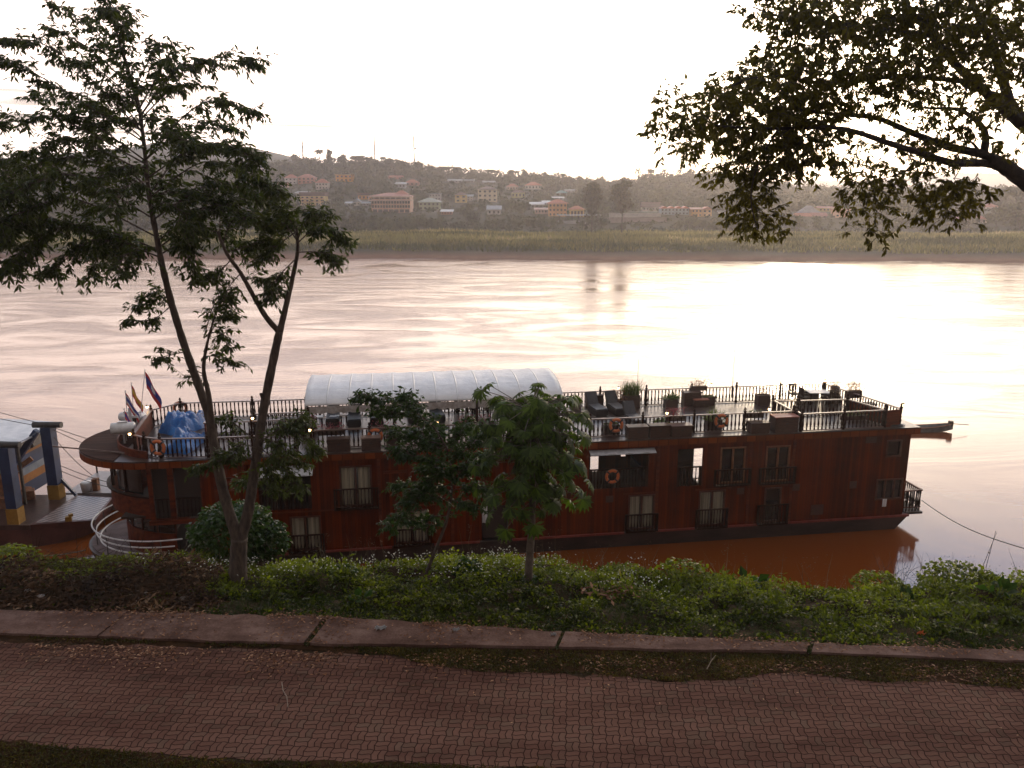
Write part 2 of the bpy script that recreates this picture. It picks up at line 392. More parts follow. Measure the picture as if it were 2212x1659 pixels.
def ridge(name, prof, Y, depth, rough):
    pf = lerp_fn(prof); x0 = prof[0][0]; x1 = prof[-1][0]
    pxs = np.arange(x0, x1+1, 4.); X = (pxs-1106)*Y*math.cos(PITCH)/(FPX*2212/1024); top = z_at(pxs, pf(pxs), Y)
    top = top+(fbm(X*.06, X*0+3.3, 4)-.5)*rough
    rows = []
    for f in np.concatenate([np.linspace(-1, 0, 14), np.linspace(.15, 1, 8)]):
        h = 10+(top-10)*(1-f*f)**.8 if True else 0
        rows.append(np.stack([X, np.full_like(X, Y+f*depth)+(fbm(X*.02, X*0+f*9)-.5)*depth*.15, np.maximum(h+(0 if abs(f) < .02 else 1)*(fbm(X*.05+f*7, X*0+f*11)-.6)*rough, 5)], -1))
    V = np.stack(rows, 0); ny, nx = V.shape[:2]; i = (np.arange(ny-1)[:, None]*nx+np.arange(nx-1)[None]).reshape(-1, 1)
    return tag(link(name, np_mesh(name, V.reshape(-1, 3), i+np.array([[0, 1, nx+1, nx]]), HILLM, smooth=False)), kind='structure')
ridge('hill', [(-700, 360), (-200, 340), (0, 345), (150, 340), (300, 322), (380, 310), (420, 306), (470, 309), (547, 319), (620, 334), (700, 356), (800, 380)], 800, 180, 2.5)
ridge('hills', [(1300, 420), (1600, 398), (1757, 389), (1847, 391), (1920, 386), (1982, 381), (2057, 375), (2150, 374), (2300, 372), (2700, 385), (3200, 400)], 2400, 300, 8)

# ---- leaf clouds for far trees
def blob_quads(C, Rr, n, size, flat=.5):
    """random leaf-cluster quads through an ellipsoid, denser near its skin"""
    d = unit(rng.normal(size=(n, 3))); r = rng.random(n)**.45
    P = np.asarray(C)+d*np.asarray(Rr)*r[:, None]
    N = unit(rng.normal(size=(n, 3))+d*1.2+np.array([0, 0, flat])); A = unit(np.cross(N, rng.normal(size=(n, 3)))); B = np.cross(N, A)
    s = (size*(.6+.8*rng.random(n)))[:, None]*.5
    V = np.stack([P-A*s-B*s*.7, P+A*s-B*s*.5, P+A*s*.8+B*s*.8, P-A*s*.9+B*s*.6], 1).reshape(-1, 3)
    return V, np.arange(n*4).reshape(-1, 4)
def join(parts):
    Vs, Fs, o = [], [], 0
    for V, F in parts: Vs.append(V); Fs.append(F+o); o += len(V)
    return np.concatenate(Vs), np.concatenate(Fs)
FARLEAF = leaf_mat('far_tree_leaves', (.014, .022, .008), (.080, .085, .030), trans=.25, rough=.7)
OLIVELEAF = leaf_mat('olive_tree_leaves', (.022, .022, .008), (.075, .066, .022), trans=.25, rough=.7)
FARBARK = mat('far_bark', base=(.06, .045, .035), rough=.9)
def crown_mesh(h, w, n=520, size=.9, lobes=9, shape='round'):
    parts = []
    for i in range(lobes):
        if shape == 'round': a = rng.random()*6.28; q = rng.random()**.6; c = (math.cos(a)*w*.33*q, math.sin(a)*w*.33*q, h*(.45+.4*rng.random())); r = (w*.24, w*.24, h*.16)
        elif shape == 'tall': a = rng.random()*6.28; q = rng.random(); c = (math.cos(a)*w*.25*q, math.sin(a)*w*.25*q, h*(.3+.6*i/lobes)); t = 1-.65*i/lobes; r = (w*.3*t+.6, w*.3*t+.6, h*.12)
        else: a = rng.random()*6.28; q = rng.random()**.5; c = (math.cos(a)*w*.38*q, math.sin(a)*w*.38*q, h*(.72+.16*rng.random())); r = (w*.2, w*.2, h*.1)
        parts.append(blob_quads(c, r, n//lobes, size))
    V, F = join(parts); return V, F
TREE_KINDS = []
def tree_proto(h, w, shape, leaf=FARLEAF, n=520, size=.9, name='far_tree', trunk_frac=.6):
    V, F = crown_mesh(h, w, n, size, 9, shape)
    crown = np_mesh('crown', V, F, leaf, rng.random(len(F)))
    t = MB(); t.tube([(0, 0, -1.5), (.1, 0, h*.3), (0, .1, h*trunk_frac)], [.04*h*.5, .03*h*.5, .015*h*.5], 6)
    for a in range(4):
        an = a*1.6+rng.random(); t.tube([(0, 0, h*.38), (math.cos(an)*w*.16, math.sin(an)*w*.16, h*.55), (math.cos(an)*w*.28, math.sin(an)*w*.28, h*.68)], [.012*h, .008*h, .004*h], 5)
    return crown, t.mesh('trunk', FARBARK)
PROTO = {'round': [tree_proto(10, 9, 'round') for i in range(3)], 'tall': [tree_proto(13, 6, 'tall') for i in range(2)], 'flat': [tree_proto(11, 13, 'flat') for i in range(2)],
         'thin': [tree_proto(14, 8, 'flat', n=200)]}
def far_tree(px, ybase, ytop, Y, kind, label, group=None, name='hillside_tree', z=None):
    """a tree that stands at distance Y with its top where the skyline shows it"""
    p = at_y(px, ybase, Y); zb = float(zfar(p.x, Y)) if z is None else z; zt = at_y(px, ytop, Y).z
    H = {'round': 10*.93, 'tall': 13*.98, 'flat': 11*.95, 'thin': 14*.93}[kind]; s = max((zt-zb)/H, .3)
    t = thing(name, label, 'tree', (p.x, Y, zb), rng.random()*6.28, group); t.scale = (s, s, s)
    c, tr = PROTO[kind][rng.integers(len(PROTO[kind]))]
    link('trunk', tr, t); link('crown', c, t); return t

# ---- lone pair on the sandbar
def sandbar_tree(px, w_px, ytop, ycrown, ybase, label, Y=292):
    p = at_y(px, ybase, Y); zb = float(zfar(p.x, Y)); k = Y*math.cos(PITCH)*1024/2212/FPX
    H = at_y(px, ytop, Y).z-zb; Wd = w_px*k; h0 = at_y(px, ycrown, Y).z-zb
    parts = []
    for i in range(26):
        f = i/25; prof = math.sin(math.pi*min(1, .16+.84*(1-f)))**.55 if f < .98 else .3
        a = rng.random()*6.28; q = rng.random()**.5*.62*prof
        c = (math.cos(a)*Wd*.5*q, math.sin(a)*Wd*.5*q, h0+(H-h0)*(.08+.86*f)); parts.append(blob_quads(c, (Wd*.22*prof+.3, Wd*.22*prof+.3, (H-h0)*.09), 190, .60))
    V, F = join(parts); t = thing('sandbar_tree', label, 'tree', (p.x, Y, zb))
    link('crown', np_mesh('crown', V, F, OLIVELEAF, rng.random(len(F))), t)
    m = MB(); m.tube([(0, 0, -.8), (.05, 0, h0*.6), (0, 0, h0+(H-h0)*.75)], [.30, .22, .06], 7)
    for a in range(6): m.tube([(0, 0, h0*.9+a*.5), (math.cos(a*2.1)*Wd*.2, math.sin(a*2.1)*Wd*.2, h0+1+a*.6), (math.cos(a*2.1)*Wd*.35, math.sin(a*2.1)*Wd*.35, h0+2+a*.8)], [.10, .06, .03], 5)
    link('trunk', m.mesh('trunk', FARBARK), t); return t
sandbar_tree(1278, 56, 394, 466, 492, 'slimmer of two lone trees on the grassy river bar, nearer the orange villas')
sandbar_tree(1343, 60, 390, 462, 492, 'broader of two lone trees on the grassy river bar, nearer the blue shophouses')
# ---- tall grass over the bar, one mass
n = 62000
px = rng.random(n)*2700-250; Y0 = 246+rng.random(n)**.9*62; X = (px-1106)*Y0*math.cos(PITCH)/(FPX*2212/1024)
yb = np.interp(px, [-900, 740, 2212, 3300], [236, 236, 222, 220]); Y0 = Y0-(236-yb)
pt = fbm(X*.035, Y0*.10, 3); h = (1.0+1.6*fbm(X*.06+9, Y0*.12, 3))*(.7+.6*rng.random(n))*np.interp(Y0-yb, [8, 16], [.5, 1.])
P = np.stack([X, Y0, zfar(X, Y0)-.1], -1)
V, F = leaf_geo(P, rng.normal(size=(n, 3))*np.array([.28, .28, 0])+np.array([0, 0, 1]), h, .22+.3*rng.random(n), .5)
tone = np.clip(np.repeat(pt*1.5-.42+.28*np.exp(-((Y0-yb-60)/5)**2)+.32*np.exp(-((Y0-yb-37+6*np.sin(X*.03))/4)**2)-.25*np.exp(-((Y0-yb-47)/4)**2)-.2*np.exp(-((Y0-yb-14)/5)**2)+rng.normal(size=n)*.14, 2), 0, 1)
BARGRASS = leaf_mat('tall_bar_grass', (.085, .090, .036), (.40, .335, .16), trans=.3, rough=.8, yellow=(.66, .52, .36))
tag(link('tall_grass', np_mesh('tall_grass', V, F, BARGRASS, tone)), 'pale plumed tall grass covering the far river bar', 'grass', kind='stuff')
# ================================================================ FAR TOWN
def PZ1(x, y): return (960+x/2.304)*.576, (480+y/2.304)*.576
def PZ2(x, y): return (1900+x/2.304)*.576, (480+y/2.304)*.576
def PZ3(x, y): return (2800+x/2.127)*.576, (480+y/2.127)*.576
_wm = {}
def paint(c, rough=.8):
    c = tuple(c)
    if c not in _wm: _wm[c] = M_noisy('painted_wall', tuple(x*1.0 for x in c), tuple(min(1, x*1.3) for x in c), scale=.6, rough=rough)
    return _wm[c]
WHT = (.62, .58, .54); CRM = (.62, .54, .40); ORG = (.62, .30, .10); PNK = (.66, .44, .33); GRN = (.42, .46, .30); YEL = (.62, .47, .20); LBL = (.36, .42, .46); GRY = (.34, .34, .34)
RRED = (.36, .12, .075); RBRN = (.14, .085, .065); RGRY = (.32, .33, .34); RTEAL = (.16, .30, .30); RGRN = (.36, .40, .34); RWHT = (.62, .62, .62)
WINM = mat('far_window', base=(.03, .03, .035), rough=.25); SLABM = M_noisy('pale_concrete', (.36, .33, .30), (.5, .47, .43), scale=.5, rough=.85)
HOUSE_RECTS = []
def find_Y(px, py, lo=330., hi=640.):
    Y = lo
    while Y < hi:
        p = at_y(px, py, Y)
        if p.z <= float(zfar(p.x, Y)) : return Y
        Y += 2
    return None
def hip(mb, w, d, z0, h, over=.6, gable=False):
    x = w/2+over; y = d/2+over; r = (0 if d >= w else (w-d)/2); r = max(r, w*.12)
    if gable: r = x
    mb.add([(-x, -y, z0), (x, -y, z0), (x, y, z0), (-x, y, z0), (-r, 0, z0+h), (r, 0, z0+h)], [(0, 1, 5, 4), (1, 2, 5), (2, 3, 4, 5), (3, 0, 4), (3, 2, 1, 0)])
def house(Zf, rect, wall, roof, label, kind='hip', grid=(1, 3), depth=None, Y=None, name='house', cat='house', group=None, win=True, over=.5, base=None):
    x0, x1, yr, yw, yb = rect; (X0, Yr), (X1, Yb) = Zf(x0, yr), Zf(x1, yb); Yw = Zf(x0, yw)[1]; cx = (X0+X1)/2
    y = Y or find_Y(cx, Yb) or 480.
    p = at_y(cx, Yb, y); k = y*math.cos(PITCH)*1024/2212/FPX; w = (X1-X0)*k
    zb = p.z; h = at_y(cx, Yw, y).z-zb; hr = max(at_y(cx, Yr, y).z-zb-h, .25); d = depth or max(min(w*.75, 12), 5)
    hr *= 1.05
    t = thing(name, label, cat, (p.x, y+d/2, zb), 0, group); HOUSE_RECTS.append((X0-3, X1+3, Yr-2, Yb+1, y))
    m = MB(); m.bx(-w/2, w/2, -d/2, d/2, -4, h); obj('wall', m, paint(wall), t)
    r = MB()
    if kind == 'hip': hip(r, w, d, h+.01, hr, over)
    elif kind == 'gable': hip(r, w, d, h+.01, hr, over, True)
    elif kind == 'flat': r.bx(-w/2-.4, w/2+.4, -d/2-.4, d/2+.4, h+.01, h+hr)
    elif kind == 'shed':
        r.add([(-w/2-.5, -d/2-.8, h+.05), (w/2+.5, -d/2-.8, h+.05), (w/2+.5, d/2+.5, h+hr), (-w/2-.5, d/2+.5, h+hr)], [(0, 1, 2, 3)])
        r.add([(-w/2-.5, -d/2-.8, h-.1), (w/2+.5, -d/2-.8, h-.1), (w/2+.5, d/2+.5, h+hr-.15), (-w/2-.5, d/2+.5, h+hr-.15)], [(3, 2, 1, 0)])
    elif kind == 'front':   # gable facing the river
        x = w/2+.3; yy = d/2+.5
        r.add([(-x, -yy, h), (x, -yy, h), (0, -yy, h+hr), (-x, yy, h), (x, yy, h), (0, yy, h+hr)], [(0, 1, 2), (1, 4, 5, 2), (4, 3, 5), (3, 0, 2, 5), (0, 3, 4, 1)])
    obj('roof', r, paint(roof, .6), t)
    if win and grid:
        ny, nx = grid; sh = h/ny; ww = min(w/nx*.42, 1.5); wh = sh*.42; me = None
        m2 = MB(); m2.bx(-ww/2, ww/2, -.06, .06, -wh/2, wh/2); me = m2.mesh('window', WINM)
        for a in range(ny):
            for b_ in range(nx):
                o = link('window', me, t); o.location = (-w/2+w*(b_+.5)/nx, -d/2-.03, sh*(a+.55))
    return t, w, h, d, y
Z1, Z2, Z3 = PZ1, PZ2, PZ3
house(Z1, (2, 84, 318, 345, 385), WHT, RGRY, 'small white house high up beside the wooded hill', 'gable', (1, 2))
house(Z1, (250, 352, 402, 432, 488), WHT, RRED, 'white house with red roof beside the rust red house', 'hip', (2, 3))
house(Z1, (362, 505, 398, 428, 480), (.42, .16, .11), RRED, 'rust red house with dull red hipped roof on the slope', 'hip', (2, 4))
house(Z1, (168, 268, 470, 490, 522), (.40, .25, .2), RRED, 'low house with a long faded red roof below the white house', 'gable', (1, 3))
house(Z1, (518, 622, 440, 474, 532), (.58, .50, .45), RRED, 'square two storey pale house with pink hipped roof', 'hip', (2, 4))
house(Z1, (690, 832, 398, 406, 466), (.66, .30, .06), (.5, .26, .1), 'bright orange flat topped house among the trees', 'flat', (2, 4))
t, w, h, d, y = house(Z1, (385, 592, 556, 588, 672), YEL, RBRN, 'yellow orange three storey block with dark overhanging roof', 'flat', (3, 5), over=1.)
for a in range(3): obj('balcony', MB().bx(-w/2-.3, w/2+.3, -d/2-1.0, -d/2, h*a/3+h*.02, h*a/3+h*.12), paint((.62, .40, .20)), t)
house(Z1, (345, 462, 548, 560, 602), (.45, .4, .36), RGRY, 'grey roofed house behind the yellow orange block', 'shed', (1, 3))
# the long hotel
t, w, h, d, y = house(Z1, (1000, 1336, 560, 588, 732), PNK, RRED, 'long pink four storey hotel with red roof on the riverfront', 'hip', None, win=False, over=1.2, name='hotel', cat='hotel')
fl = h/4; m = MB(); g = MB(); m2 = MB(); m2.bx(-.42, .42, -.06, .06, -.55, .55); wme = m2.mesh('window', WINM)
m.bx(-w/2-1.2, w/2+1.2, -d/2-1.6, -d/2-.02, fl*3-.3, fl*3+.15); m.bx(-w/2-1.2, w/2+1.2, -d/2-1.6, -d/2-.02, fl*4-.5, fl*4-.05)
for i in range(9): xx = -w/2-1+(w+2)*i/8; m.bx(xx-.16, xx+.16, -d/2-1.55, -d/2-1.25, fl*3+.15, fl*4-.5)
obj('gallery', m, paint((.66, .50, .42)), t)
g.bx(-w/2+.5, w/2-.5, -d/2-.1, -d/2+.05, fl*3+.6, fl*4-.7); obj('gallery_shade_panel', g, mat('gallery_shade', base=(.10, .075, .06), rough=.9), t)  # flat dim panel: the gallery's shade is put into its colour
for a in (1, 2):
    for b_ in range(14): o = link('window', wme, t); o.location = (-w/2+w*(b_+.5)/14, -d/2-.03, fl*(a+.5))
g = MB(); g.bx(-w/2+.4, w/2-.3, -d/2-.1, -d/2+.05, .1, fl*.8); obj('ground_floor_shade_panel', g, mat('ground_floor_shade', base=(.12, .10, .095), rough=.9), t)  # dim sheet on the wall, coloured as the shade of the open floor
for i in range(8): xx = -w/2+.3+(w-.6)*i/7; obj('pillar', MB().bx(xx-.2, xx+.2, -d/2-.3, -d/2-.105, -1.5, fl*.98), paint(PNK), t)
m = MB(); hip(m, 6., 5., 0, 1.7, .3); o = obj('roof_turret', m, paint(RRED, .6), t); o.location = (w*.24, 0, h+.8)
house(Z1, (1408, 1588, 606, 642, 712), GRN, RGRN, 'pale green two storey guesthouse with grey green hipped roof', 'hip', (2, 5), over=1.)
house(Z1, (1496, 1596, 562, 572, 625), (.58, .55, .52), RGRY, 'white house just behind the pale green guesthouse', 'flat', (2, 4))
house(Z1, (1720, 1820, 556, 580, 646), YEL, RBRN, 'yellow house with brown roof below the row of grey roofs', 'hip', (2, 2))
house(Z1, (1826, 1872, 575, 590, 632), (.5, .45, .4), RGRY, 'narrow greyish house beside the yellow house', 'shed', (2, 2))
house(Z1, (1916, 2084, 505, 532, 640), CRM, RBRN, 'cream three storey house with low brown hipped roof', 'hip', (3, 4))
house(Z1, (2000, 2114, 672, 704, 754), (.62, .58, .54), (.26, .27, .29), 'white shop with a broad grey roof by the waterfront lane', 'shed', (1, 3))
house(Z1, (1600, 1695, 706, 722, 750), (.52, .27, .18), RWHT, 'low shack with orange front and white awning roof', 'shed', (1, 4))
house(Z1, (1146, 1260, 410, 424, 444), (.46, .2, .13), RRED, 'red roofed house half hidden in trees near the skyline', 'gable', (1, 3))
house(Z1, (1205, 1292, 470, 482, 524), (.5, .5, .5), RWHT, 'shed with a bright white tin roof on the slope', 'shed', (1, 3))
house(Z1, (1294, 1405, 445, 472, 500), (.5, .3, .24), RRED, 'house with wide red roof beside the white tin shed', 'hip', (1, 3))
house(Z1, (842, 902, 612, 640, 672), WHT, RGRY, 'small white gabled house close by the pink hotel', 'front', (1, 2))
house(Z1, (900, 978, 638, 650, 674), (.5, .46, .42), RGRY, 'low grey roofed outbuilding leaning toward the pink hotel', 'shed', (1, 3))
house(Z1, (884, 982, 560, 582, 622), ORG, RBRN, 'dull orange house above the small white gabled house', 'flat', (1, 3))
house(Z1, (760, 822, 638, 650, 666), WHT, RWHT, 'little white roofed hut among bushes beside the lane', 'shed', (1, 2))
house(Z1, (1660, 1776, 442, 456, 472), (.4, .37, .34), RGRY, 'long grey roofed house under the skyline trees, larger of a pair', 'gable', (1, 4))
house(Z1, (1800, 1882, 442, 456, 470), (.4, .37, .34), RGRY, 'short grey roofed house under the skyline trees, smaller of a pair', 'gable', (1, 3))
house(Z1, (1962, 2062, 456, 468, 482), (.36, .34, .32), RGRY, 'grey roofed house under the big umbrella shaped tree', 'gable', (1, 3))
house(Z2, (2, 98, 482, 506, 540), (.6, .5, .42), RRED, 'villa with bright red hipped roof and pale front on the slope', 'hip', (1, 4))
house(Z2, (42, 160, 534, 558, 606), (.58, .54, .30), RBRN, 'yellow green bungalow with a brown roof', 'hip', (1, 4))
house(Z2, (160, 300, 466, 496, 532), WHT, (.44, .16, .10), 'white villa with orange red hipped roof high on the slope', 'hip', (1, 5))
house(Z2, (206, 320, 640, 660, 700), (.2, .19, .18), RWHT, 'dark hut with a shining white sheet roof', 'shed', (1, 3))
house(Z2, (312, 376, 628, 645, 672), (.3, .28, .27), RWHT, 'small hut with white roof behind the orange mansion', 'shed', (1, 2))
t, w, h, d, y = house(Z2, (362, 520, 618, 652, 768), (.62, .33, .14), (.44, .15, .09), 'large orange mansion with tall red hipped roof', 'hip', (3, 5), over=1.)
house(Z2, (245, 352, 690, 704, 742), (.52, .36, .32), (.4, .22, .18), 'pinkish house attached low beside the orange mansion', 'shed', (1, 4))
t, w, h, d, y = house(Z2, (545, 668, 674, 704, 770), (.64, .44, .16), (.46, .18, .1), 'yellow pillared pavilion with stepped red roofs', 'hip', None, win=False, over=.8, name='pavilion', cat='pavilion')
for i in range(5): xx = -w/2+.3+(w-.6)*i/4; obj('pillar', MB().bx(xx-.2, xx+.2, -d/2-.5, -d/2-.1, 0, h*.95), paint((.68, .50, .22)), t)
g = MB(); g.bx(-w/2+.5, w/2-.5, -d/2-.04, -d/2+.05, .1, h*.8); obj('pavilion_shade_panel', g, mat('pavilion_shade', base=(.11, .07, .05), rough=.9), t)  # shade behind the pillars painted as a flat dim panel
house(Z2, (400, 494, 594, 604, 620), (.35, .33, .32), RWHT, 'white roofed store above the orange mansion', 'shed', (1, 2))
house(Z2, (505, 586, 530, 540, 556), WHT, RGRY, 'white house among the trees above the orange mansion', 'gable', (1, 3))
house(Z2, (430, 522, 540, 560, 580), (.25, .3, .3), RTEAL, 'house with a faded teal roof on the slope', 'hip', (1, 3))
house(Z2, (1176, 1336, 642, 684, 718), WHT, RBRN, 'white house with broad dark brown roof beside the shophouses', 'gable', (1, 6))
for i, l in enumerate(('pale blue shophouse next to the brown roofed white house', 'second pale blue shophouse from the brown roofed house', 'pale blue shophouse with one more on its orange house side', 'pale blue shophouse at the row end toward the orange houses')):
    house(Z2, (1332+i*61, 1390+i*61, 676, 696, 752), LBL, (.46, .17, .11), l, 'front', (2, 2), name='shophouse', cat='shophouse', group='row of pale blue shophouses')
house(Z2, (1596, 1686, 688, 702, 772), ORG, (.42, .16, .1), 'flat fronted orange house joined to the gabled one', 'shed', (2, 3))
house(Z2, (1690, 1770, 680, 704, 772), (.6, .33, .15), (.45, .16, .1), 'gabled orange house at the end of the waterfront row', 'front', (2, 2))
house(Z2, (1850, 1892, 716, 728, 752), WHT, RGRY, 'tiny white kiosk beyond the orange houses', 'flat', (1, 1))
house(Z3, (576, 722, 626, 640, 668), YEL, RRED, 'long yellow house with red roof seen under the overhanging tree', 'gable', (1, 5))
house(Z3, (704, 822, 646, 654, 716), (.62, .34, .22), (.45, .2, .14), 'salmon two storey house next to the long yellow house', 'flat', (2, 3))
house(Z3, (440, 580, 622, 676, 690), (.25, .25, .26), (.24, .24, .26), 'grey pyramid roofed hall below the dark wood', 'hip', (1, 3))
house(Z3, (402, 520, 680, 704, 722), (.35, .2, .16), RRED, 'low red roofed shed under the grey pyramid roof', 'gable', (1, 3))
house(Z3, (528, 640, 676, 700, 722), (.3, .18, .16), (.3, .11, .09), 'darker red roofed shed before the long yellow house', 'gable', (1, 3))
house(Z3, (1150, 1250, 634, 652, 670), (.4, .28, .24), RRED, 'faded red roofed house behind the dark bush on the bar', 'gable', (1, 3))
house(Z3, (1905, 2012, 604, 632, 648), (.55, .44, .38), RRED, 'house with a peaked red roof near the overhanging limb', 'hip', (1, 3))
house(Z3, (1655, 1800, 706, 728, 748), (.4, .26, .22), (.4, .17, .14), 'long dull red roofed house low behind the bushes', 'gable', (1, 4))
house(Z3, (1830, 1912, 700, 726, 768), (.5, .38, .34), RRED, 'pinkish house beside the long dull red roofed one', 'hip', (1, 2))
# river walls and the landing roof
def long_wall(Zf, x0, x1, y0, y1, label, Y, c=(.5, .46, .43), name='river_wall', cat='wall', th=1.):
    (X0, T), (X1, B) = Zf(x0, y0), Zf(x1, y1); Y = Y or min(find_Y(X0, B) or 360, find_Y(X1, B) or 360, find_Y((X0+X1)/2, B) or 360)-1.5; HOUSE_RECTS.append((X0, X1, T, B, Y)); a = at_y(X0, B, Y); b_ = at_y(X1, B, Y); h = at_y(X0, T, Y).z-a.z
    t = MB(); L = b_.x-a.x; t.bx(-L/2, L/2, 0, th, -2.5, h); t.bx(-L/2-.1, L/2+.1, -.12, th+.1, h+.002, h+.2)
    o = obj(name, t, paint(c)); o.location = ((a.x+b_.x)/2, Y, a.z); return tag(o, label, cat)
long_wall(Z2, 886, 1334, 741, 760, 'long pale river wall in front of the brown roofed house', None)
long_wall(Z2, 890, 1384, 776, 800, 'lower weathered river wall beneath the pale one', None, (.30, .24, .22))
t = thing('landing_shelter', 'long white flat roofed boat landing shelter beside the bar', 'shelter', at_y(*Z2(620, 806), 343.))
m = MB(); m.bx(-9, 9, -2.5, 2.5, 2.4, 2.75); obj('roof', m, paint(RWHT), t)
m = MB(); m.bx(-8.5, 8.5, -2, 2, -2, .2); obj('platform', m, paint(GRY), t)
m = MB(); m.bx(-.12, .12, -.12, .12, .2, 2.39); pme = m.mesh('post', FARBARK)
for i in range(7):
    for s in (-1, 1): o = link('post', pme, t); o.location = (-8+i*16/6, 2*s, 0)
# masts
def mast(px, ytop, ybase, label, Y, w=.8):
    p = at_y(px, ybase, Y); zb = float(zfar(p.x, Y)); H = at_y(px, ytop, Y).z-zb; t = MB(); k = int(H/2.5)
    for a in range(3):
        an = a*2.094; t.tube([(math.cos(an)*w*.5, math.sin(an)*w*.5, -1), (math.cos(an)*w*.3, math.sin(an)*w*.3, H)], .16, 4)
    for i in range(k):
        z = H*i/k; r0 = w*.5*(1-.4*i/k)
        for a in range(3): an = a*2.094; bn = an+2.094; t.bar((math.cos(an)*r0, math.sin(an)*r0, z), (math.cos(bn)*r0, math.sin(bn)*r0, z+H/k), .12)
    r = thing('radio_mast', label, 'mast', (p.x, Y, zb), 0, None); obj('lattice', t, IRON, r)
    u = MB(); u.tube([(0, 0, H), (0, 0, H+2)], .06, 5); obj('lightning_rod', u, IRON, r); return r
mast(655, 304, 350, 'short lattice radio mast beside the tall skyline trees', 545)
mast(810, 292, 356, 'tall plain lattice radio mast above the pink hotel', 548)
mast(895, 293, 360, 'tall lattice radio mast with a small drum antenna', 548)
o = MB(); o.lathe((0, 0, 0), [(.5, 0), (.6, .3), (.6, 1.0), (.4, 1.2)], 8); p = at_y(898, 323, 547.2)
tag(obj('mast_antenna', o, WHITE), 'small drum antenna fixed on the tall radio mast', 'antenna').location = p
mast(1941, 366, 404, 'faint lattice pylon before the distant blue ridge', 700)
# skyline and slope trees one can tell apart
SK = [(640, 350, 334, 'round'), (690, 350, 322, 'thin'), (712, 352, 321, 'tall'), (738, 356, 334, 'round'), (770, 358, 336, 'flat'), (790, 360, 338, 'flat'), (827, 362, 338, 'thin'), (845, 364, 342, 'flat'), (868, 368, 348, 'flat'),
      (905, 372, 351, 'flat'), (935, 376, 359, 'round'), (962, 380, 360, 'flat'), (990, 384, 361, 'flat'), (1020, 386, 368, 'round'), (1064, 388, 366, 'flat'), (1108, 390, 367, 'flat'), (1130, 392, 367, 'round'), (1180, 394, 372, 'round'), (1215, 396, 374, 'thin'),
      (1250, 398, 381, 'round'), (1300, 400, 382, 'round'), (1345, 400, 383, 'round'), (1405, 394, 364, 'thin'), (1490, 392, 366, 'round'), (1520, 392, 368, 'round'), (1555, 392, 370, 'flat'), (1590, 396, 376, 'round')]
for x, yb_, yt, kd in SK:
    far_tree(x, yb_, yt, 505+rng.random()*20, kd, {'round': 'round crowned tree standing out along the hill skyline', 'flat': 'broad flat topped tree standing out along the hill skyline', 'thin': 'thin see-through tree standing out along the hill skyline', 'tall': 'narrow upright tree standing out along the hill skyline'}[kd],
             'skyline trees, '+kd)
for i, (x, yb_, yt, kd) in enumerate([(1946, 500, 440, 'flat'), (1720, 498, 466, 'round'), (1760, 498, 470, 'round'), (2090, 505, 462, 'round'), (2150, 505, 448, 'round'), (2195, 505, 440, 'round'), (2205, 470, 405, 'flat'), (1490, 480, 462, 'round'), (895, 495, 478, 'tall')]):
    far_tree(x, yb_, yt, 300+i*3, kd, ['flat crowned tree alone on the bar near the salmon house', 'bush like tree on the bar below the grey pyramid roof', 'bush like tree beside the tree clump under the salmon house', 'dark tree low on the bar before the pinkish house',
             'bigger dark tree on the bar below the peaked roof', 'tallest dark tree on the bar below the limb', 'spreading tree rising under the overhanging limb', 'small tree in front of the orange waterfront houses', 'small narrow shrub tree on the bar edge'][i], name='bar_tree')
# palms
def palm(px, ytop, ybase, Y, label):
    p = at_y(px, ybase, Y); zb = float(zfar(p.x, Y)); H = at_y(px, ytop, Y).z-zb; t = thing('coconut_palm', label, 'palm', (p.x, Y, zb))
    m = MB(); m.tube([(0, 0, -1), (.3, 0, H*.45), (.1, 0, H*.84)], [.32, .25, .2], 6); obj('trunk', m, FARBARK, t)
    V, F = [], []; 
    Ps, Ds, Ls = [], [], []
    for a in range(17):
        an = a*2.4; el = 1.1-.1*a; d = Vector((math.cos(an)*math.cos(el), math.sin(an)*math.cos(el), math.sin(el))); q = Vector((.1, 0, H*.84))
        for s in range(6): Ps.append(q.copy()); Ds.append(tuple(d)); Ls.append(.85); q = q+d*.6; d = (d+Vector((0, 0, -.22))).normalized()
    V, F = leaf_geo(np.array([tuple(x) for x in Ps]), np.array(Ds), np.array(Ls), .75, .2); link('fronds', np_mesh('fronds', V, F, FARLEAF, rng.random(len(F))), t)
palm(1377, 362, 392, 520, 'coconut palm on the skyline nearest the two lone trees')
palm(1434, 364, 394, 520, 'coconut palm on the skyline between broad crowns')
palm(1467, 364, 394, 522, 'coconut palm on the skyline beside the dark wooded knoll')
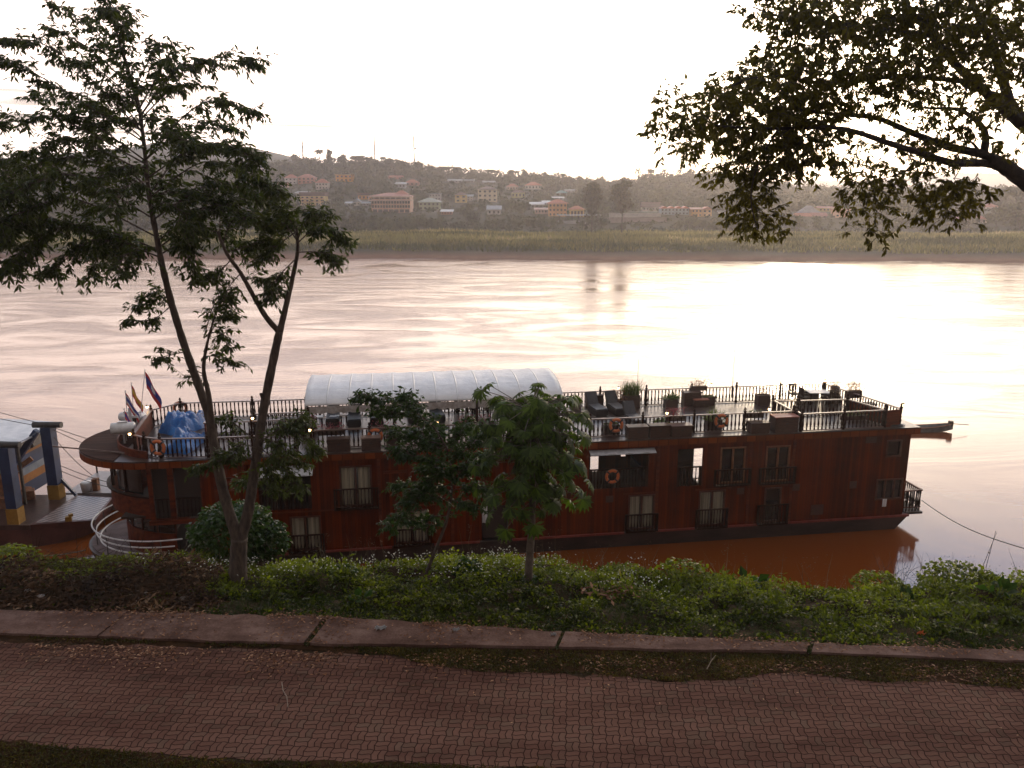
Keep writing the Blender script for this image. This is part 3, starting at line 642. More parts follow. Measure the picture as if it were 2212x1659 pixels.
# the wood on the slopes, one mass; it keeps clear of the houses' fronts
parts = []; tones = []; cnt = 0; tries = 0
while cnt < 5200 and tries < 16000:
    tries += 1
    pxx = rng.random()*2760-300; Yc = 322+rng.random()**.9*240; xx = (pxx-1106)*Yc*math.cos(PITCH)/(FPX*2212/1024); zb = float(zfar(xx, Yc))
    r = (1.6 if Yc < 350 else 2.0)+2.4*rng.random()
    if Yc > 480: r *= 1.15
    cz = zb+r*.75; sx, sy = scr((xx, Yc, cz)); sr = r*FPX/(Yc*.974)*2212/1024
    bad = False
    for (a0, a1, b0, b1, hy) in HOUSE_RECTS:
        if Yc < hy+8 and sx+sr*.85 > a0 and sx-sr*.85 < a1 and sy+sr > b0 and sy-sr*.8 < b1: bad = True; break
    if bad: continue
    cnt += 1; tn = rng.random()*.5
    for q in range(2):
        c = (xx+rng.normal()*r*.4, Yc+rng.normal()*r*.4, cz+rng.normal()*r*.25); V, F = blob_quads(c, (r*.8, r*.8, r*.65), 40, 1.0); parts.append((V, F)); tones.append(tn+rng.random(len(F))*.4)
for i in range(7500):
    pxx = rng.random()*2760-300; Yc = 300+rng.random()*250; xx = (pxx-1106)*Yc*math.cos(PITCH)/(FPX*2212/1024); r = .7+1.1*rng.random()
    if any(a0+2 < pxx < a1-2 and hy-2 < Yc < hy+16 for (a0, a1, b0, b1, hy) in HOUSE_RECTS): continue
    V, F = blob_quads((xx, Yc, float(zfar(xx, Yc))+r*.35), (r, r, r*.75), 15, .8); parts.append((V, F)); tones.append(rng.random()*.7+rng.random(len(F))*.3)
V, F = join(parts); tag(link('forest', np_mesh('forest', V, F, FARLEAF, np.concatenate(tones))), 'dense dark wood over the far slopes around the houses', 'forest', kind='stuff')
# ================================================================ THE HOUSEBOAT
BA = R(8.5); BO = Vector((2.1, 36.6, 0.)); BM = Matrix.Rotation(BA, 3, 'Z'); DZ = 5.72
def bw(u, v, z=0.): return BO+BM @ Vector((u, v, z))
boat = thing('river_houseboat', 'long two storey red wooden river houseboat with a railed roof deck, moored below the bank', 'houseboat', BO, BA)
def ell(cx, cy, a, b, t0, t1, n=24): return [(cx+a*math.cos(t0+(t1-t0)*i/n), cy+b*math.sin(t0+(t1-t0)*i/n)) for i in range(n+1)]
def wall_holes(mb, u0, u1, z0, z1, y0, y1, holes):
    us = sorted({u0, u1, *[h[0] for h in holes], *[h[1] for h in holes]}); zs = sorted({z0, z1, *[h[2] for h in holes], *[h[3] for h in holes]})
    for a, b in zip(us, us[1:]):
        run = None
        for c, d in zip(zs, zs[1:]):
            inside = any(h[0]-1e-6 <= a and b <= h[1]+1e-6 and h[2]-1e-6 <= c and d <= h[3]+1e-6 for h in holes)
            if inside:
                if run: mb.bx(a, b, y0, y1, *run); run = None
            else: run = (run[0], d) if run else (c, d)
        if run: mb.bx(a, b, y0, y1, *run)
PI = math.pi
# hull
h = MB(); top = ell(-18.6, 3.45, 3.9, 3.35, -PI/2, -3*PI/2, 24); tp = [(18.9, .1), (18.9, 6.8)][::-1]
poly_t = top+[(19.0, 6.8), (19.0, .1)]; poly_b = [(u*.985+.1, 3.45+(v-3.45)*.96) for u, v in top]+[(18.0, 6.6), (18.0, .3)]
n = len(poly_t); vs = [(u, v, -.5) for u, v in poly_b]+[(u, v, .80) for u, v in poly_t]
h.add(vs, [tuple(range(n)), tuple(range(2*n-1, n-1, -1))]+[(i, n+i, n+(i+1) % n, (i+1) % n) for i in range(n)]); obj('hull', h, HULLM, boat)
f = MB(); fp = ell(-18.6, 3.45, 3.75, 3.2, -PI/2, -3*PI/2, 24); f.prism(fp[::-1], .804, .86); obj('foredeck', f, M_noisy('pale_foredeck', (.09, .065, .065), (.17, .125, .125), scale=1.5, rough=.75, spec=.15), boat)
for a, b in ((-15.6, -12.7), (-11.0, -7.9), (-5.9, -3.7), (-2.1, 3.5), (5.15, 7.15), (8.9, 10.6), (11.9, 18.9)): obj('sill', MB().bx(a, b, -.10, .098, .802, .90), REDSILL, boat)
# near wall with its openings
UP = [(-13.85, -11.5, 3.0, 4.93), (-10.2, -8.72, 3.0, 5.0), (1.66, 4.64, 3.2, 5.08), (6.12, 7.42, 3.1, 5.05), (8.32, 9.64, 3.15, 5.04), (10.72, 12.0, 3.12, 5.0), (17.24, 18.1, 4.1, 5.02)]
LO = [(-12.55, -11.15, .95, 2.66), (-7.72, -6.13, .98, 2.68), (-3.6, -2.3, .9, 2.66), (3.68, 5.04, 1.0, 2.80), (7.32, 8.72, .95, 2.82), (10.8, 11.72, .95, 2.8), (16.9, 18.4, 1.78, 2.93)]
w = MB(); wall_holes(w, -16.3, 18.55, .905, 5.36, 0., .10, UP+LO); obj('near_wall', w, WALLWOOD, boat)
w = MB(); wall_holes(w, -16.3, 18.55, .905, 5.36, 6.8, 6.9, [(9.55, 10.35, .95, 3.0), (3.45, 3.95, 1.6, 2.6), (5.25, 5.55, 2.5, 2.9), (4.0, 5.0, 3.2, 5.0), (-10, -8.7, 3.0, 5.)]); obj('far_wall', w, WALLWOOD, boat)
w = MB(); w.bx(18.45, 18.55, .102, 6.798, .905, 5.36); obj('stern_wall', w, WALLWOOD, boat)
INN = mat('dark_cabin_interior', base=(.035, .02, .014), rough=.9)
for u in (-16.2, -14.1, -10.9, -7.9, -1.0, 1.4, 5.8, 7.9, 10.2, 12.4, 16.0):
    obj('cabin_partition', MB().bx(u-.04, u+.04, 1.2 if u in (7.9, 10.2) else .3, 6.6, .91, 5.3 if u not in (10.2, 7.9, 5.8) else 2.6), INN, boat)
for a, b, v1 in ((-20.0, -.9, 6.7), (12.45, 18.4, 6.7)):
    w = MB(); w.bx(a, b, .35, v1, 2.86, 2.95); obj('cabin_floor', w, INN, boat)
# trim boards and moulding
for u in (-15.7, -14.15, -8.4, -5.0, -.9, 5.12, 9.9, 12.2): obj('corner_board', MB().bx(u-.07, u+.07, -.045, -.003, .91, 5.33), TRIMWOOD, boat)
for a, b in ((-14.0, -8.5), (-7.9, -5.3), (3.4, 5.0), (7.1, 9.0), (10.6, 12.0)): obj('lintel', MB().bx(a, b, -.06, -.047, 2.86, 2.94), TRIMWOOD, boat)
obj('lintel', MB().bx(-8.2, -7.1, -.08, -.003, 4.55, 4.68), TRIMWOOD, boat)
def balusters(mb, a, b, z0, z1, step=.2, r=.036, n=5, turned=True):
    a = Vector((*a, 0)); b = Vector((*b, 0)); L = (b-a).length; k = max(int(L/step), 1); H = z1-z0
    for i in range(k):
        p = a+(b-a)*((i+.5)/k)
        if turned: mb.lathe((p.x, p.y, z0), [(r*1.1, 0), (r*1.1, H*.10), (r*.7, H*.14), (r*1.55, H*.34), (r*.75, H*.60), (r*.95, H*.66), (r*.7, H*.70), (r*1.1, H*.86), (r*1.1, H)], n)
        else: mb.bx(p.x-r*.8, p.x+r*.8, p.y-r*.6, p.y+r*.6, z0, z1)
FRAME = M_noisy('window_frame_wood', (.045, .014, .007), (.11, .035, .016), scale=5., rough=.5)
def window(u0, u1, z0, z1, panes=2, curtain=True, rail=True, rail_h=.85, ext=.12, split_z=None, frame=FRAME):
    f = MB(); w_ = u1-u0; bars = [u0+.001, *[u0+w_*i/panes for i in range(1, panes)], u1-.001]; fw = .075
    for i, u in enumerate(bars):
        c = u+fw/2 if i == 0 else u-fw/2 if i == panes else u
        f.bx(c-fw/2, c+fw/2, -.03, .07, z0+fw+.003, z1-fw-.003)
    f.bx(u0, u1, -.032, .072, z0+.002, z0+fw); f.bx(u0, u1, -.032, .072, z1-fw, z1-.002)
    win = obj('window', f, frame, boat)
    g = MB(); g.bx(u0+.01, u1-.01, .074, .082, z0+.01, z1-.01)
    if not curtain: obj('pane', g, GLASS, win)
    else:
        for i in range(panes):
            c = MB(); a = u0+w_*i/panes+.09; b = u0+w_*(i+1)/panes-.09; k = 26; P = [(a+(b-a)*j/k, .10+.025*math.sin(j*1.9+i)+.008*math.sin(j*5.1)) for j in range(k+1)]
            c.wallstrip(P, z0+.08, z1-.06, .01); obj('curtain', c, CURT, win)
    if rail:
        r = MB(); a, b = u0-ext, u1+ext
        balusters(r, (a+.05, -.20), (b-.05, -.20), z0-.03, z0+rail_h-.05, .15, .024, 5, True)
        r.bx(a, b, -.235, -.165, z0+rail_h-.05, z0+rail_h+.01); r.bx(a, b, -.23, -.002, z0-.10, z0-.03)
        r.bx(a, a+.05, -.225, -.002, z0-.03, z0+rail_h-.052); r.bx(b-.05, b, -.225, -.002, z0-.03, z0+rail_h-.052)
        obj('balcony_rail', r, DARKWOOD, win)
    return win
window(*UP[1], 2, True, True, .95, .28)
window(*UP[4], 2, False, True, .8, .28, frame=M_noisy('amber_window_frame', (.16, .06, .02), (.27, .11, .04), scale=4.))
window(*UP[5], 2, False, True, .8, .3, frame=M_noisy('amber_window_frame', (.14, .05, .02), (.24, .09, .035), scale=4.))
window(*UP[6], 1, False, False)
window(*LO[0], 2, True, True, .85); window(*LO[1], 2, True, True, .8, .1); window(*LO[3], 2, True, True, .85, .15); window(*LO[4], 2, True, True, .95, .12); window(*LO[5], 1, False, True, 1.0, .35); window(*LO[6], 3, False, False)
# open balconies
def balcony(u0, u1, z0, z1, rail_h, deck=True):
    b = MB(); balusters(b, (u0+.05, .05), (u1-.05, .05), z0+.02, z0+rail_h, .16, .026); b.bx(u0+.002, u1-.002, .015, .09, z0+rail_h, z0+rail_h+.06)
    for u in (u0+.05, (u0+u1)/2, u1-.05): b.bx(u-.05, u+.05, .005, .095, z0+.002, z0+rail_h-.002)
    o = obj('balcony', b, DARKWOOD, boat)
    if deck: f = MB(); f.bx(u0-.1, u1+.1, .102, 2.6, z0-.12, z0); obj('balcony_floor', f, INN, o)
    return o
balcony(*UP[0], .95); balcony(*UP[2], .95); balcony(*UP[3], .95, False)
b = MB(); b.bx(6.14, 6.98, .20, .23, 3.12, 5.03); o = obj('door_leaf', b, GLASS, boat)
b = MB(); b.wallstrip([(6.98+.02*i, .26+.03*math.sin(i*2.)) for i in range(4)], 3.5, 5.0, .01); obj('door_curtain', b, M_noisy('dark_green_cloth', (.015, .03, .02), (.04, .06, .04), scale=4.), o)
b = MB(); b.bx(-3.55, -2.35, .16, .2, .95, 2.6); o = obj('doorway_shade', b, INN, boat)  # dark sheet fills the hole, painting the shade inside
c = MB(); c.wallstrip([(-3.55+.06*i, .12+.03*math.sin(i*2.3)) for i in range(5)], 1.75, 2.62, .01); obj('doorway_curtain', c, WHITE, o)
# awnings
AWN = M_noisy('grey_awning_cloth', (.42, .42, .43), (.60, .60, .61), scale=4., rough=.7)
def awning(u0, u1, z, out, drop):
    a = MB(); k = 14
    for i in range(k):
        ua, ub = u0+(u1-u0)*i/k, u0+(u1-u0)*(i+1)/k; za = .02*math.sin(i*1.7); zb = .02*math.sin((i+1)*1.7)
        for dz in (0, -.012):
            q = [(ua, -.01, z+dz), (ub, -.01, z+dz), (ub, -out, z-drop+zb+dz), (ua, -out, z-drop+za+dz)]
            a.add(q, [(0, 1, 2, 3)] if dz == 0 else [(3, 2, 1, 0)])
    o = obj('awning', a, AWN, boat); r = MB(); r.tube([(u0, -out, z-drop-.03), (u1, -out, z-drop-.03)], .018, 6); obj('awning_bar', r, METAL, o)
awning(-13.9, -11.35, 5.14, .6, .28); awning(1.63, 4.9, 5.2, .35, .12)
for u, z, w_, hh in ((2.72, 2.66, .38, .34), (9.5, 2.7, .38, .34), (12.48, 2.74, .38, .36), (15.6, 2.7, .4, .38), (13.73, 1.45, .68, .55), (16.35, 5.08, .58, .34)):
    b = MB(); b.bx(u-w_/2, u+w_/2, -.02, -.002, z-hh/2, z+hh/2)
    for i in range(5): b.bx(u-w_/2+.03, u+w_/2-.03, -.032, -.0205, z-hh/2+.03+i*(hh-.06)/5, z-hh/2+.03+(i+.6)*(hh-.06)/5)
    obj('vent_grille', b, M_noisy('vent_wood', (.04, .012, .007), (.08, .025, .012), scale=6.), boat)
# bow: curved wheelhouse front
def arc(a, b, t0, t1, n=26): return ell(-17.0, 3.45, a, b, t0, t1, n)
c = MB(); c.wallstrip(arc(4.15, 3.43, -PI*.62, -PI*1.38), 2.82, 3.85, .06); obj('curved_bow_panel', c, TRIMWOOD, boat)
c = MB(); c.wallstrip([(p[0]-.03*math.cos(i), p[1]) if 0 else p for i, p in enumerate(arc(4.2, 3.48, -PI*.62, -PI*1.38))], 3.852, 3.93, .16); obj('curved_bow_rail', c, DARKWOOD, boat)
for th in (-.62, -.74, -.86, -1.0, -1.14, -1.26, -1.38):
    p = (-17+4.12*math.cos(th*PI), 3.45+3.4*math.sin(th*PI)); obj('bow_post', MB().bx(p[0]-.06, p[0]+.06, p[1]-.06, p[1]+.06, 3.935, 5.36), DARKWOOD, boat)
g = MB(); g.wallstrip(arc(4.10, 3.38, -PI*.66, -PI*.80, 8), 3.935, 5.3, .015); obj('bow_window', g, GLASS, boat)
g = MB(); g.wallstrip(arc(3.62, 3.15, -PI*.56, -PI*1.44), .865, 2.0, .06); obj('lower_bow_panel', g, TRIMWOOD, boat)
g = MB(); g.wallstrip(arc(3.60, 3.12, -PI*.56, -PI*1.44), 2.003, 2.75, .02); lb = obj('lower_bow_window', g, GLASS, boat)
g = MB()
for th in (-.56, -.64, -.72, -.80, -.88, -.96, -1.04, -1.12, -1.2, -1.28): p = (-17+3.63*math.cos(th*PI), 3.45+3.16*math.sin(th*PI)); g.bx(p[0]-.035, p[0]+.035, p[1]-.035, p[1]+.035, 2.003, 2.752)
obj('mullion', g, FRAME, lb)
g = MB(); g.prism(arc(4.12, 3.40, -PI*.5, -PI*1.5)[::-1], 2.755, 2.818); obj('bow_floor', g, TRIMWOOD, boat)
# bay beside the wheelhouse: dark sheets painted as the shade of the openings between posts
for a, b in ((-18.42, -17.78), (-17.50, -16.40)):
    d = MB(); d.bx(a, b, .24, .27, 2.85, 5.34); o = obj('bay_shade_sheet', d, INN, boat)
    r = MB(); balusters(r, (a+.03, .16), (b-.03, .16), 2.88, 3.75, .15, .024); r.bx(a, b, .13, .19, 3.752, 3.81); obj('bay_rail', r, DARKWOOD, o)
for a, b in ((-18.62, -18.44), (-17.76, -17.52), (-16.38, -16.305)): obj('bay_post', MB().bx(a, b, .06, .2, 2.83, 5.36), TRIMWOOD, boat)
p = MB(); p.bx(-18.7, -16.305, -.04, .1, 2.62, 2.815); p.bx(-16.95, -16.305, .1, .2, .87, 2.615); obj('bay_base', p, TRIMWOOD, boat)
d = MB(); d.bx(-16.85, -16.4, .08, .097, .95, 2.4); obj('lower_bay_door', d, GLASS, boat)
# carved sign board on the wall by the trunk: plain mouldings
for i in range(4): obj('louvre', MB().bx(-15.35, -14.5, -.03, -.003, 4.05+i*.2, 4.12+i*.2), TRIMWOOD, boat)
# roof deck
rp = ell(-18.5, 3.43, 3.85, 3.71, -PI/2, -3*PI/2, 36)+[(18.85, 7.14), (18.85, -.28)]
r = MB(); r.prism(rp[::-1], DZ-.06, DZ); obj('roof_deck', r, DECKWOOD, boat)
r = MB(); r.prism(ell(-18.5, 3.43, 3.83, 3.69, -PI*.62, -PI*1.38, 30)[::-1], DZ+.004, DZ+.03); obj('bow_platform', r, mat('dry_bow_boards', planks((.022, .009, .006), (.07, .032, .022), .22, 'y', .75, gap=.4)), boat)
def edge_band(mb, poly, z0, z1, inset):
    n = len(poly); P = [Vector(q) for q in poly]; c = Vector((0, 3.43)); inn = []
    for i in range(n):
        t = (P[(i+1) % n]-P[i-1]).normalized(); inn.append(P[i]+Vector((t.y, -t.x))*(-inset) if 0 else P[i]+Vector((-t.y, t.x))*(-inset))
    vs = [(q.x, q.y, z0) for q in P]+[(q.x, q.y, z1) for q in P]+[(q.x, q.y, z0) for q in inn]+[(q.x, q.y, z1) for q in inn]
    for k, qs in enumerate((P,)):
        pass
    return mb.add(vs, [(i, n+i, n+(i+1) % n, (i+1) % n) for i in range(n)]+[(2*n+(i+1) % n, 3*n+(i+1) % n, 3*n+i, 2*n+i) for i in range(n)]+[((i+1) % n, 2*n+(i+1) % n, 2*n+i, i) for i in range(n)]+[(n+i, 3*n+i, 3*n+(i+1) % n, n+(i+1) % n) for i in range(n)])
r = MB(); edge_band(r, rp, 5.37, DZ-.062, .12); obj('roof_fascia', r, mat('fascia_boards', planks((.08, .016, .003), (.24, .052, .010), .5, 'x', .5, gap=.7)), boat)
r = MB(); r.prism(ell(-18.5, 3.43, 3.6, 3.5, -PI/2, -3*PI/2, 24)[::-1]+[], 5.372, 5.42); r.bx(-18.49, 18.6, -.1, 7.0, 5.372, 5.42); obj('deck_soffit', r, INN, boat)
# ---- railings
POST = MB(); POST.lathe((0, 0, 0), [(.075, 0), (.075, .12), (.05, .15), (.08, .28), (.05, .42), (.07, .5), (.05, .56), (.065, .7), (.065, .95), (.085, .97), (.085, 1.0), (.035, 1.03), (.06, 1.09), (.055, 1.14), (.015, 1.2)], 8)
POSTM = POST.mesh('newel_post', DARKWOOD, True)
def railing(path, posts=True, h=.90, top=RAILTOP, every=2.6, name='roof_railing', z=DZ, step=.20):
    b = MB(); rl = MB()
    for (a, c) in zip(path, path[1:]):
        balusters(b, a, c, z+.07, z+h-.05, step)
        rl.bar((*a, z+h), (*c, z+h), .10, .05); rl.bar((*a, z+.045), (*c, z+.045), .06, .05)
    o = obj(name, b, DARKWOOD, boat); obj('hand_rail', rl, top, o)
    if posts:
        pts = [path[0]]
        for (a, c) in zip(path, path[1:]):
            L = math.dist(a, c); k = max(1, round(L/every))
            pts += [(a[0]+(c[0]-a[0])*i/k, a[1]+(c[1]-a[1])*i/k) for i in range(1, k+1)]
        for q in pts: e = link('newel_post', POSTM, o); e.location = (q[0], q[1], z)
    return o
railing([(-19.28, 1.0), (-18.7, .5), (-17.95, .16), (-15.9, -.02), (-12.0, -.02)])
railing([(-11.4, .50), (12.33, .48)]); railing([(12.41, .42), (12.41, -.1), (17.0, -.02)], every=3)
railing([(17.9, .1), (17.05, 5.95)], every=3.2); railing([(17.0, 6.0), (-12.2, 6.1)], every=2.7); railing([(-12.2, 6.62), (-15.0, 6.62), (-18.65, 6.75), (-19.75, 5.45)], every=3.4)
railing([(12.29, .55), (12.29, 2.72), (13.5, 2.45)], every=2.4); railing([(13.6, 2.43), (16.28, 2.35)], every=3); railing([(16.3, 2.32), (16.98, .05)], every=3)
railing([(-16.4, 3.78), (-15.5, 3.76)], every=2); railing([(-14.5, 3.9), (-11.9, 3.9), (-11.9, 2.65)], every=2.6); railing([(-16.35, 2.6), (-14.4, 2.55), (-12.0, 2.6)], every=2.4)
p = MB(); p.bar((17.03, .0, DZ+.44), (17.88, .08, DZ+.44), .05, .88); obj('solid_rail_panel', p, TRIMWOOD, boat)
p = MB(); p.bar((16.35, 2.5, DZ+.42), (17.2, .6, DZ+.42), .04, .80); obj('solid_rail_panel', p, TRIMWOOD, boat)
p = MB(); p.bar((-19.3, 1.06, DZ+.45), (-19.75, 5.40, DZ+.45), .07, .90); o = obj('bow_bulwark', p, TRIMWOOD, boat)
p = MB(); p.bar((-19.3, 1.0, DZ+.93), (-19.75, 5.45, DZ+.93), .16, .05); obj('bulwark_cap', p, RAILTOP, o)
p = MB(); p.bar((-16.55, 2.66, DZ+.42), (-16.5, 3.72, DZ+.42), .07, .84); o = obj('stair_bulwark', p, TRIMWOOD, boat)
p = MB(); p.bar((-16.55, 2.62, DZ+.87), (-16.5, 3.76, DZ+.87), .15, .05); obj('bulwark_cap', p, RAILTOP, o)
p = MB(); p.wallstrip(ell(-17.6, 3.4, 2.95, 3.4, -PI*.60, -PI*1.1, 24), DZ+.002, DZ+.36, .06); obj('curved_curb', p, TRIMWOOD, boat)
# thin sheets over the stairwells; the dark bow one paints in the shade below
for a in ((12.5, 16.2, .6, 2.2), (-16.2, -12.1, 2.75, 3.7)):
    p = MB(); p.bx(a[0], a[1], a[2], a[3], DZ+.004, DZ+.012); obj('stairwell_sheet', p, INN if a[0] < 0 else DECKWOOD, boat)
# stern platform and its railing
p = MB(); p.bx(19.003, 19.95, .3, 6.4, .74, .86); obj('stern_platform', p, HULLM, boat)
b = MB(); rl = MB()
for (a, c) in (((19.85, .4), (19.85, 6.2)), ((18.6, .4), (19.85, .4))): balusters(b, a, c, .87, 2.0, .16); rl.bar((*a, 2.03), (*c, 2.03), .09, .06); rl.bar((*a, 1.1), (*c, 1.1), .05, .05)
o = obj('stern_railing', b, DARKWOOD, boat); obj('hand_rail', rl, TRIMWOOD, o)
# white bow rails
for z, a, bb, t1 in ((1.92, 3.9, 3.55, .42), (1.55, 3.75, 3.4, .45), (1.2, 3.6, 3.3, .48)):
    p = MB(); p.tube([(x, y, z) for x, y in ell(-18.3, 3.35, a, bb, -PI*t1, -PI*1.5, 40)], .035, 8); obj('bow_rail', p, WHITE, boat)
for th in (-.5, -.62, -.75, -.9, -1.05, -1.2): x, y = -18.3+3.75*math.cos(th*PI), 3.35+3.4*math.sin(th*PI); obj('bow_stanchion', MB().tube([(x, y, .82), (x, y, 1.9)], .022, 6), IRON, boat)
# canopy over the middle of the deck
cv = MB(); arcp = []
for i in range(17):
    th = PI*i/16; arcp.append((3.4-2.75*math.cos(th), 7.76+.68*math.sin(th)**1.15))
NB = 48
for k in range(NB+1):
    u = -11.65+12.1*k/NB; sag = .045*abs(math.sin(PI*k/4))
    for (v, z) in arcp: cv.v.append((u, v, z-sag*math.sin(PI*arcp.index((v, z))/16)))
for k in range(NB):
    for i in range(16): a = k*17+i; cv.f.append((a, a+17, a+18, a+1)); cv.m.append(0)
def canopy_fn(k, b):
    s = k.sep(k.coords()); u = k.math('FRACT', k.math('DIVIDE', k.math('ADD', s[0], 11.65), 1.0083)); n = k.noise(k.coords(), 1.4, 4, .6)
    vv = k.math('FRACT', k.math('DIVIDE', s[1], .92)); l1 = k.mapr(k.math('ABSOLUTE', k.math('SUBTRACT', u, .5)), .46, .49, 0., 1.); l2 = k.mapr(k.math('ABSOLUTE', k.math('SUBTRACT', vv, .5)), .475, .495, 0., .6)
    ln = k.math('MAXIMUM', l1, l2)
    k.l.new(k.mix(ln, k.ramp(n, [(.3, (.74, .745, .76)), (.62, (.92, .92, .92))]), (.95, .95, .95)), b.inputs['Base Color']); b.inputs['Roughness'].default_value = .45
    bump(k, b, k.math('ADD', n, k.math('MULTIPLY', ln, .5)), .07)
CANV = mat('white_canopy_sheet', canopy_fn)
k = NT(CANV.node_tree); tl = k.node('ShaderNodeBsdfTranslucent'); tl.inputs[0].default_value = (.8, .82, .85, 1); mx = k.node('ShaderNodeMixShader'); mx.inputs[0].default_value = .15
k.l.new(CANV.node_tree.nodes['Principled BSDF'].outputs[0], mx.inputs[1]); k.l.new(tl.outputs[0], mx.inputs[2]); k.l.new(mx.outputs[0], CANV.node_tree.nodes['Material Output'].inputs[0])
cano = obj('canopy', cv, CANV, boat, True); cano['label'] = 'arched white sheet canopy over the middle of the roof deck'
sm = cano.modifiers.new('thick', 'SOLIDIFY'); sm.thickness = .012
VAL = M_noisy('grey_valance_cloth', (.26, .23, .21), (.42, .39, .37), scale=5., rough=.8)
for v in (.648, 6.152):
    va = MB(); k = 96
    for i in range(k+1):
        u = -11.65+12.1*i/k; dz = .30+.06*abs(math.sin(PI*i/4)); va.v += [(u, v+.012*math.sin(i*1.3), 7.715), (u, v+.03*math.sin(i*1.1), 7.715-dz)]
    for i in range(k): va.f.append((2*i, 2*i+1, 2*i+3, 2*i+2)); va.m.append(0)
    o = obj('valance', va, VAL, cano); q = o.modifiers.new('thick', 'SOLIDIFY'); q.thickness = .008
for k in range(13):
    m = MB(); u = -11.6+12.0*k/12; m.tube([(u, v, z-.05) for v, z in arcp], .022, 5); obj('rib', m, METAL, cano)
pm = MB(); pm.bx(-.06, .06, -.06, .06, DZ, 7.7); pme = pm.mesh('canopy_post', DARKWOOD)
for u in (-11.5, -7.6, -3.7, .25):
    for v in (.68, 6.1): o = link('canopy_post', pme, cano); o.location = (u, v, 0)
# ================================================================ THINGS ON THE HOUSEBOAT
def deck_thing(name, label, cat, u, v, rz=0., group=None, z=DZ): return thing(name, label, cat, bw(u, v, z), BA+rz, group)
# life rings
def ring_proto(loc, rz, label):
    t = thing('life_ring', label, 'life ring', loc, rz, 'orange life rings on the houseboat')
    m = MB(); m.torus((0, 0, 0), .29, .075, None, 28, 10); obj('ring', m, ORANGE, t, True)
    for a in range(4):
        b = MB(); M_ = Matrix.Rotation(PI/4+a*PI/2, 3, 'Y'); c = M_ @ Vector((.29, 0, 0)); b.box(c, (.19, .17, .075), M=M_); obj('band', b, BAND, t)
    r = MB(); pts = [(.385*math.cos(a*PI/12), -.02+.012*math.sin(a*1.57), .385*math.sin(a*PI/12)) for a in range(25)]; r.tube(pts, .010, 4, False); obj('grab_line', r, ROPE, t)
    return t
rg = ring_proto(bw(-18.0, -.02, DZ+.56), BA-.25, 'orange life ring on the bow railing beside the blue tarpaulin')
for u, v, z, rz, l in ((-18.7, 6.85, DZ+.60, .1, 'orange life ring on the far bow railing behind the tarpaulin'), (-8.5, .40, DZ+.55, 0, 'orange life ring on the railing under the white canopy'),
                       (3.05, .38, DZ+.58, 0, 'orange life ring on the roof railing beside the papaya crown and an open planter'), (8.42, .38, DZ+.58, 0, 'orange life ring on the roof railing before the leafy planter nearest the stern'),
                       (2.8, -.09, 3.86, 0, 'orange life ring hung on the upper storey balcony')):
    dup(rg, bw(u, v, z), BA+rz, l)
# lamps
def lamp(u, v, label, first=None, z=DZ+1.08):
    if first: return dup(first, bw(u, v, z), BA, label)
    t = thing('deck_lamp', label, 'lamp', bw(u, v, z), BA, 'small lit lamps on the deck railings')
    m = MB(); m.tube([(0, .12, -.08), (0, .05, -.10), (0, 0, -.05)], .014, 5); m.lathe((0, 0, .06), [(.07, 0), (.05, .04), (.015, .08)], 8); obj('lamp_bracket', m, IRON, t)
    m = MB(); m.lathe((0, 0, -.05), [(.02, 0), (.055, .03), (.062, .07), (.04, .11)], 8); obj('bulb', m, BULB, t, True); return t
lp = lamp(-19.4, .86, 'lit lamp at the bow corner beside the white loudhailers', z=DZ+.98)
for u, v, l in ((-19.9, 5.38, 'lit lamp on the far bow corner below the striped flag'), (-14.3, 2.4, 'lit lamp on the stair railing behind the forked trunk'), (-11.4, -.06, 'lit lamp at the canopy corner nearest the bow'), (-5.6, .38, 'lit lamp on the near railing under the middle of the canopy'),
                (4.7, 5.85, 'lit lamp on the far railing beside the big grass planter'), (5.6, .38, 'lit lamp on the near railing beside the pink flower trough'), (10.1, 5.85, 'lit lamp on the far railing beside the flower trough'), (10.9, .36, 'lit lamp on the near railing above the red lidded locker'),
                (13.1, 2.3, 'lit lamp on the stairwell railing near the white table'), (17.0, 5.95, 'lit lamp on the far stern corner post'), (18.0, .12, 'lit lamp on the near stern corner post')): lamp(u, v, l, lp)
# flags
def flag_cloth(bands, w, h, disc=None, rag=.12, hang=.75):
    """a flag hanging half limp from its pole; bands = (fraction, material) from the top"""
    nx, ny = 14, 24; m = MB(); mats = [b[1] for b in bands]
    if disc: mats.append(disc)
    cum = []; s = 0
    for b in bands: s += b[0]; cum.append(s)
    for j in range(ny+1):
        for i in range(nx+1):
            a = i/nx; b_ = j/ny
            x = w*a*(.42+.1*math.sin(b_*3)); z = -h*b_-w*hang*a**1.2; y = rag*math.sin(a*7+b_*2)*a; m.v.append((x, y, z))
    for j in range(ny):
        for i in range(nx):
            q = j*(nx+1)+i; fr = (j+.5)/ny; k = next(n_ for n_, c in enumerate(cum) if fr <= c+1e-6); 
            if disc and ((i+.5)/nx-.5)**2*(w/h)**2+(fr-.5)**2 < .036: k = len(mats)-1
            m.f.append((q, q+nx+1, q+nx+2, q+1)); m.m.append(k)
    return m, mats
FR = M_noisy('flag_red', (.45, .025, .03), (.6, .05, .04), scale=5., rough=.8); FB = M_noisy('flag_blue', (.03, .035, .22), (.05, .06, .3), scale=5., rough=.8); FW = M_noisy('flag_white', (.6, .58, .56), (.72, .7, .68), scale=5., rough=.8); FY = M_noisy('flag_yellow', (.6, .38, .05), (.7, .48, .08), scale=5., rough=.8)
